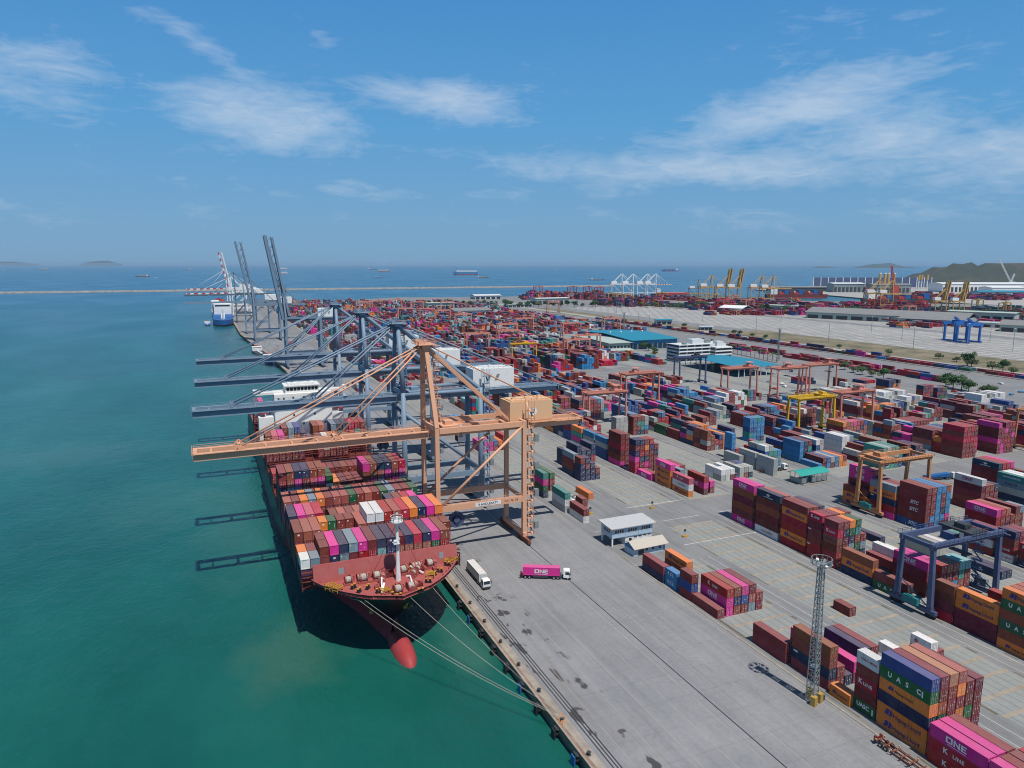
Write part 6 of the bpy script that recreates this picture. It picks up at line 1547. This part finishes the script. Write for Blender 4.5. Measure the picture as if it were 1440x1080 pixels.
for i in range(64):
    px = 600+i*10.0+random.uniform(-3,3); py = 431.5+max(0, px-880)*.032+random.uniform(-1,1)
    plant('tree', TM[i % 3], gp(px, py), random.uniform(1.4, 2.2), 'dark green tree in the belt before the far basins', 'belt of trees before the far basins')

# ------------------------------------------------------------------ far shore, piers, hills
def ppoly(pts): return [tuple(gp(x, y).xy) for x, y in pts]
slab('pier_ground', ppoly([(1150,414),(1215,419.5),(1290,423.5),(1440,431),(1700,445),(1700,396),(1440,395),(1270,399),(1140,402),(1090,405),(1060,407)]), -6, 0.5, [M['roadlight'], M['quaywall']])
def hill(name, label, pts, depth, y0, mat):
    """ridge given by (x along the horizon, height); far land of real size"""
    m = MB(); n = len(pts); K = 9
    for k in range(K):
        t = k/(K-1); f = math.sin(PI*min(1, t*1.0))
        for (p, h) in pts:
            d = p.normalized(); q = p+Vector((d.x, d.y, 0))*depth*t*1.0
            m.v.append((q.x, q.y, -3.5+max(0, h)*f*(1+.25*random.uniform(-1,1)*(0 < k < K-1))))
    for k in range(K-1):
        for i in range(n-1): m.f.append((k*n+i, k*n+i+1, (k+1)*n+i+1, (k+1)*n+i)); m.m.append(0)
    return tag(m.build(name, mat, None, True), label, kind='structure')
mh, nt, b = nm('wooded_hill'); tc = N(nt, 'ShaderNodeTexCoord')
c1 = ramp(nt, noise(nt, tc.outputs['Object'], 0.008, 8.0, 0.7), [(0.36, (0.035, 0.05, 0.04)), (0.55, (0.055, 0.065, 0.05)), (0.74, (0.17, 0.12, 0.09))]); L(nt, c1, b.inputs['Base Color']); b.inputs['Roughness'].default_value = 0.95; M['hill'] = mh
def ridge(pts, dist):
    out = []
    for px, pytop in pts:
        d = ray(px, 372); d = Vector((d.x, d.y, 0)).normalized(); p = d*dist; h = CH+(ray(px, pytop).z/math.hypot(ray(px, pytop).x, ray(px, pytop).y))*dist*1.0
        out.append((p, h+3.5))
    return out
hill('hills', 'wooded headland beyond the port', ridge([(1268,396),(1275,393),(1285,388.5),(1297,384),(1312,379.5),(1326,376.5),(1340,374.5),(1352,373),(1366,372.8),(1385,373.2),(1405,372.4),(1425,371.8),(1450,371.6),(1500,369),(1600,371),(1700,378)], 3900), 900, 0, M['hill'])
hill('island', 'far island beyond the port', ridge([(1198,377),(1206,375.2),(1218,373.2),(1228,371.6),(1240,370.6),(1252,371.2),(1262,373.4),(1275,375.5),(1290,376.5)], 24000), 1500, 0, M['hill'])
hill('islet', 'low islet far off', ridge([(1142,376.5),(1150,375),(1160,374.7),(1170,375.8),(1180,376.5)], 24000), 600, 0, M['hill'])
hill('distant_island', 'faint island on the horizon', ridge([(112,371.5),(125,368.8),(140,367.2),(152,367.6),(165,369.8),(172,371.4)], 60000), 2500, 0, M['hill'])
hill('distant_islet', 'faint low island on the horizon', ridge([(-20,371),(0,368.5),(20,368.2),(40,369.4),(55,371.2)], 60000), 2500, 0, M['hill'])
def fbox(label, px, py, w, d, h, mat, rz, roof=None, cat='warehouse', z0=0.5):
    p = gp(px, py, z0); t = thing('port_shed', label, cat, p, rz); m = MB(); m.box(0,0,0,w,d,h); wl = m.build('wall', M[mat], t)
    m = MB()
    for k in range(int(w/14)): m.box(k*14+2, -.3, 1, k*14+11, .05, h*.6)
    m.build('dock_door', M['darkgrey'], wl)
    m = MB(); m.add([(-2,-2,h+.05),(w+2,-2,h+.05),(w+2,d/2,h+4),(-2,d/2,h+4),(-2,d+2,h+.05),(w+2,d+2,h+.05)], [(0,1,2,3),(3,2,5,4),(0,3,4),(1,5,2)]); m.build('roof', M[roof or mat], t)
RZ = -YAW
fbox('long white shed below the wooded hill', 1325, 411, 330, 90, 30, 'white', RZ, 'white')
fbox('second white shed beside the turquoise one, below the hill', 1395, 414, 110, 70, 22, 'white', RZ)
fbox('turquoise shed in front of the white sheds', 1377, 418, 190, 40, 16, 'paleblue', RZ, 'teal_roof')
fbox('turquoise shed cut by the frame edge below the hill', 1432, 418, 120, 40, 15, 'paleblue', RZ, 'teal_roof')
fbox('long dark open shed behind the red freighter', 1085, 409.5, 380, 60, 14, 'darkgrey', RZ, 'grey_roof')
fbox('grey port building behind the golden cranes', 1172, 411, 110, 60, 30, 'galv', RZ, 'offwhite')
fbox('tall pale building beside the golden crane', 1228, 412, 130, 60, 28, 'galv', RZ, 'grey_roof')
fbox('grey shed at the foot of the hill', 1410, 402, 400, 60, 18, 'galv', RZ, 'grey_roof')
t = thing('conveyor_shed', 'long navy panelled coal wall out on the jetty', 'wall', gp(1144, 404, .5), RZ)
for k in range(16):
    m = MB(); m.box(k*32, 0, 0, k*32+28.5, 4, 42); m.build('panel', M['navy_rtg'], t)
m = MB()
for k in range(17): m.box(k*32-3, -1, 0, k*32-.4, 5, 43)
m.build('post', M['white'], t)
for i, px in enumerate((1236, 1243, 1248, 1256)):
    t = thing('silo', '%s yellow silo stack behind the far golden cranes' % ORD[i], 'silo', gp(px, 408, .5), 0, 'yellow silo stacks'); m = MB(); m.tube((0,0,0),(0,0,62),5,12); m.build('shell', M['gold'], t); m = MB(); m.tube((0,0,62),(0,0,66),5.4,12); m.build('cap', M['white'], t)
for i, px in enumerate((1291, 1295, 1303)):
    t = thing('silo', '%s yellow topped column in front of the hill foot' % ORD[i], 'silo', gp(px, 406, .5), 0, 'yellow topped columns'); m = MB(); m.tube((0,0,0),(0,0,36),3,10); m.build('shell', M['offwhite'], t); m = MB(); m.tube((0,0,36),(0,0,56),5,12); m.build('cap', M['gold'], t)
t = thing('harbour_crane', 'red mobile harbour crane leaning over the far basin', 'crane', gp(1258, 413, .5), RZ); m = MB(); m.truss((0,0,0),(-18,0,92),4.5,4.5,.5,9); m.build('jib', M['red_stripe'], t); m = MB(); m.box(-8,-8,0,10,8,26); m.build('body', M['red_stripe'], t); m = MB(); m.tube((8,0,26),(-18,0,92),.6,5); m.build('stay', M['darkgrey'], t)
t = thing('harbour_crane', 'pale lattice crane standing before the hill', 'crane', gp(1421, 404, .5), RZ); m = MB(); m.truss((0,0,20),(-62,0,122),4,4,.45,10); m.build('jib', M['offwhite'], t); m = MB(); m.box(-10,-8,0,14,8,24); m.build('body', M['offwhite'], t); m = MB(); m.truss((0,0,24),(10,0,58),4,4,.8,4); m.build('mast', M['offwhite'], t)

# breakwater
m = MB(); a, bq = gp(-260, 415.5, WZ), gp(862, 402.5, WZ); d = (bq-a).normalized(); u = Vector((-d.y, d.x, 0))
m.add([a-u*15, a-u*4+Vector((0,0,6)), a+u*4+Vector((0,0,6)), a+u*15, bq-u*15, bq-u*4+Vector((0,0,6)), bq+u*4+Vector((0,0,6)), bq+u*15], [(4,5,1,0),(5,6,2,1),(6,7,3,2)])
M['rock'] = ground_mat('breakwater_rock', (0.16, 0.15, 0.14), (0.36, 0.34, 0.31), 0.6, 0.08)[0]
tag(m.build('breakwater', M['rock']), 'long low stone breakwater running across the sea', 'breakwater')

# ------------------------------------------------------------------ ships at anchor and alongside
def vessel(label, px, py, ln, kind, rz=0.0, hullm='darkgrey', pos=None, beam=.16, group='ships out at sea'):
    p = pos or gp(px, py, WZ); t = thing('ship', label, 'ship', p, rz, group); b_ = ln*beam; h = ln*.055 if kind != 'carrier' else ln*.13
    prof = [(-.5,.75),(-.46,.95),(-.3,1),(.3,1),(.42,.7),(.48,.3),(.505,0)]
    m = MB(); n = len(prof)
    vs = [(x*ln*(.97 if zz < 0 else 1), s*w*b_/2*(1 if zz else .85), z) for z, zz in ((-2,-1),(h*.25,0.5),(h*.25+.01,1),(h,1)) for s in (1,) for x, w in prof]
    vs += [(x*ln*(.97 if zz < 0 else 1), -w*b_/2*(1 if zz else .85), z) for z, zz in ((-2,-1),(h*.25,0.5),(h*.25+.01,1),(h,1)) for x, w in prof]
    for side in (0, 1):
        o = side*4*n
        for r in range(3):
            for i in range(n-1):
                q = (o+r*n+i, o+r*n+i+1, o+(r+1)*n+i+1, o+(r+1)*n+i)
                m.f.append(q if side else q[::-1]); m.m.append(1 if r == 0 else 0)
    m.v = vs; top = [3*n+i for i in range(n)]+[7*n+i for i in range(n-1, -1, -1)]
    m.f.append(tuple(reversed(top))); m.m.append(0); m.f.append((0, n, 2*n, 3*n, 7*n, 6*n, 5*n, 4*n)); m.m.append(0)
    m.build('hull', [M[hullm], M['hull_red']], t)
    if kind == 'carrier':
        m = MB(); m.box(-.47*ln, -b_*.48, h, .40*ln, b_*.48, h+ln*.045); m.box(.30*ln, -b_*.5, h+ln*.045, .36*ln, b_*.5, h+ln*.06); m.build('car_deck', M['white'], t)
        m = MB(); m.box(-.40*ln, -b_*.2, h+ln*.045, -.34*ln, b_*.2, h+ln*.075); m.build('funnel', M['bluewall'], t)
    else:
        m = MB(); m.box(-.45*ln, -b_*.46, h, -.34*ln, b_*.46, h+ln*.10); m.box(-.43*ln, -b_*.5, h+ln*.10, -.38*ln, b_*.5, h+ln*.115); dh = m.build('deck_house', M['white'], t)
        m = MB(); m.box(-.30*ln-ln*.04, -b_*.40, h+ln*.075, -.30*ln-ln*.0397, b_*.40, h+ln*.09); m.build('window', M['glass'], dh)
        m = MB(); m.box(-.47*ln, -b_*.15, h+ln*.07, -.45*ln, b_*.15, h+ln*.14); m.build('funnel', M['red_stripe'], t)
        m = MB()
        if kind == 'box':
            for k in range(9): m.mi = k % 3; m.box((-.30+k*.078)*ln, -b_*.44, h, (-.30+k*.078+.07)*ln, b_*.44, h+ln*(.03+.02*((k*5) % 3)))
            m.build('deck_cargo', [M['red_stripe'], M['fender_blue'], M['lash_red']], t)
        elif kind == 'tank':
            m.box(-.3*ln, -b_*.1, h, .36*ln, b_*.1, h+ln*.012); m.tube((.40*ln,0,h), (.40*ln,0,h+ln*.09), ln*.006, 6); m.tube((.05*ln,0,h), (.05*ln,0,h+ln*.06), ln*.005, 6); m.build('deck_pipe', M['offwhite'], t)
        elif kind == 'bulk':
            for k in range(4): m.box((-.26+k*.15)*ln, -b_*.3, h, (-.26+k*.15+.11)*ln, b_*.3, h+ln*.02)
            for k in range(3): m.tube(((-.13+k*.15)*ln,0,h), ((-.13+k*.15)*ln,0,h+ln*.11), ln*.008, 6)
            m.build('hatch', M['yellow'], t)
    return t
RA = -YAW
vessel('large white topped vehicle carrier anchored far out at sea', 655, 386.5, 240, 'carrier', RA+PI, 'bluewall')
vessel('grey ship just beneath the vehicle carrier', 679, 391, 85, 'bulk', RA, 'darkgrey')
vessel('white sided ship far out, the nearer of the middle pair', 540, 382.5, 170, 'carrier', RA, 'galv')
vessel('small dark boat below the middle pair of ships', 533, 390, 62, 'tank', RA)
vessel('hazy ship at the horizon beside the white sided one', 524, 379, 190, 'tank', RA)
vessel('container ship at the horizon beyond the white far cranes', 942, 381.5, 260, 'box', RA+PI, 'fender_blue')
vessel('low barge string out in the bay, longest', 200, 389.5, 110, 'bulk', RA+PI, 'darkgrey')
vessel('white launch ahead of the barge string', 219, 390.5, 24, 'tank', RA, 'white')
vessel('lone ship with white deck house on the horizon, half way out', 263, 380, 170, 'tank', RA+PI)
vessel('pale ship alone near the horizon over the open bay', 63, 380, 150, 'carrier', RA, 'galv')
vessel('white ship beside the raised booms, upper one', 397, 379, 200, 'carrier', RA, 'offwhite')
vessel('white ship beside the raised booms, lower one', 397, 385, 120, 'carrier', RA, 'offwhite')
vessel('dark ship low on the water inside of the breakwater end', 840, 394, 90, 'tank', RA)
vessel('tiny white vessel on the horizon over the midst of the bay', 781, 380, 60, 'tank', RA, 'white')
vessel('tiny vessel on the horizon at the edge of view', 6, 380, 60, 'tank', RA, 'white')
vessel('blue hulled cargo ship moored under the striped cranes', 0, 0, 190, 'tank', -PI/2-.02, 'fender_blue', pos=Vector((25, 1380, WZ)), beam=.17, group='ships moored along the quay')
vessel('white tug beside the blue hulled ship', 0, 0, 34, 'tank', -PI/2, 'fender_blue', pos=Vector((-1, 1330, WZ)), beam=.28, group='ships moored along the quay')
vessel('second ship astern of the blue hulled one with white house', 0, 0, 160, 'box', -PI/2, 'offwhite', pos=Vector((22, 1590, WZ)), beam=.17, group='ships moored along the quay')
vessel('pale workboat below the raised boom cranes', 0, 0, 44, 'tank', -PI/2+.1, 'darkgrey', pos=Vector((52, 870, WZ)), beam=.26, group='ships moored along the quay')
vessel('dark blue workboat under the nearer raised boom crane', 0, 0, 40, 'bulk', -PI/2, 'fender_blue', pos=Vector((57, 795, WZ)), beam=.26, group='ships moored along the quay')
vessel('long red hulled freighter before the dark open shed', 1120, 418.5, 190, 'box', RA, 'lash_red', group='ships in the far basins')
vessel('white decked ship peeping over the far stacks', 1126, 431, 90, 'tank', RA, 'red_stripe', group='ships in the far basins')
vessel('container ship under the far golden cranes', 1268, 426.5, 210, 'box', RA, 'darkgrey', group='ships in the far basins', beam=.12)
vessel('orange and white ship behind the white far cranes', 945, 414, 120, 'tank', RA, 'red_stripe', group='ships in the far basins')

# small bollards with signs on the slab corners
for i, (px, py) in enumerate(((830,723),(917,715),(963,755),(809,725))):
    p = gp(px, py); t = thing('sign_post', '%s small dark sign on a yellow concrete block at the slab corners' % ORD[i], 'sign', p, 0, 'signs at the slab corners')
    m = MB(); m.box(-.9,-.45,0,.9,.45,.6); m.build('base', M['yellow_mark'], t); m = MB(); m.tube((0,0,.6),(0,0,2.0),.05,6); m.build('post', M['darkgrey'], t); m = MB(); m.tube((0,-.05,2.5),(0,.05,2.5),.55,10); m.build('board', M['darkgrey'], t)

# ------------------------------------------------------------------ the hazy air over port and sea
mz = bpy.data.materials.new('sea_air'); mz.use_nodes = True; nz_ = mz.node_tree
for n_ in list(nz_.nodes): nz_.nodes.remove(n_)
om = nz_.nodes.new('ShaderNodeOutputMaterial'); pv = nz_.nodes.new('ShaderNodeVolumePrincipled')
pv.inputs['Color'].default_value = (0.50, 0.74, 0.96, 1); pv.inputs['Density'].default_value = 2.6e-5; pv.inputs['Anisotropy'].default_value = 0.0
nz_.links.new(pv.outputs[0], om.inputs['Volume'])
m = MB(); m.box(-201000, -3100, -8, 201000, 251000, 175); tag(m.build('haze', mz), 'thin pale haze over the port and the sea', 'haze', kind='stuff')
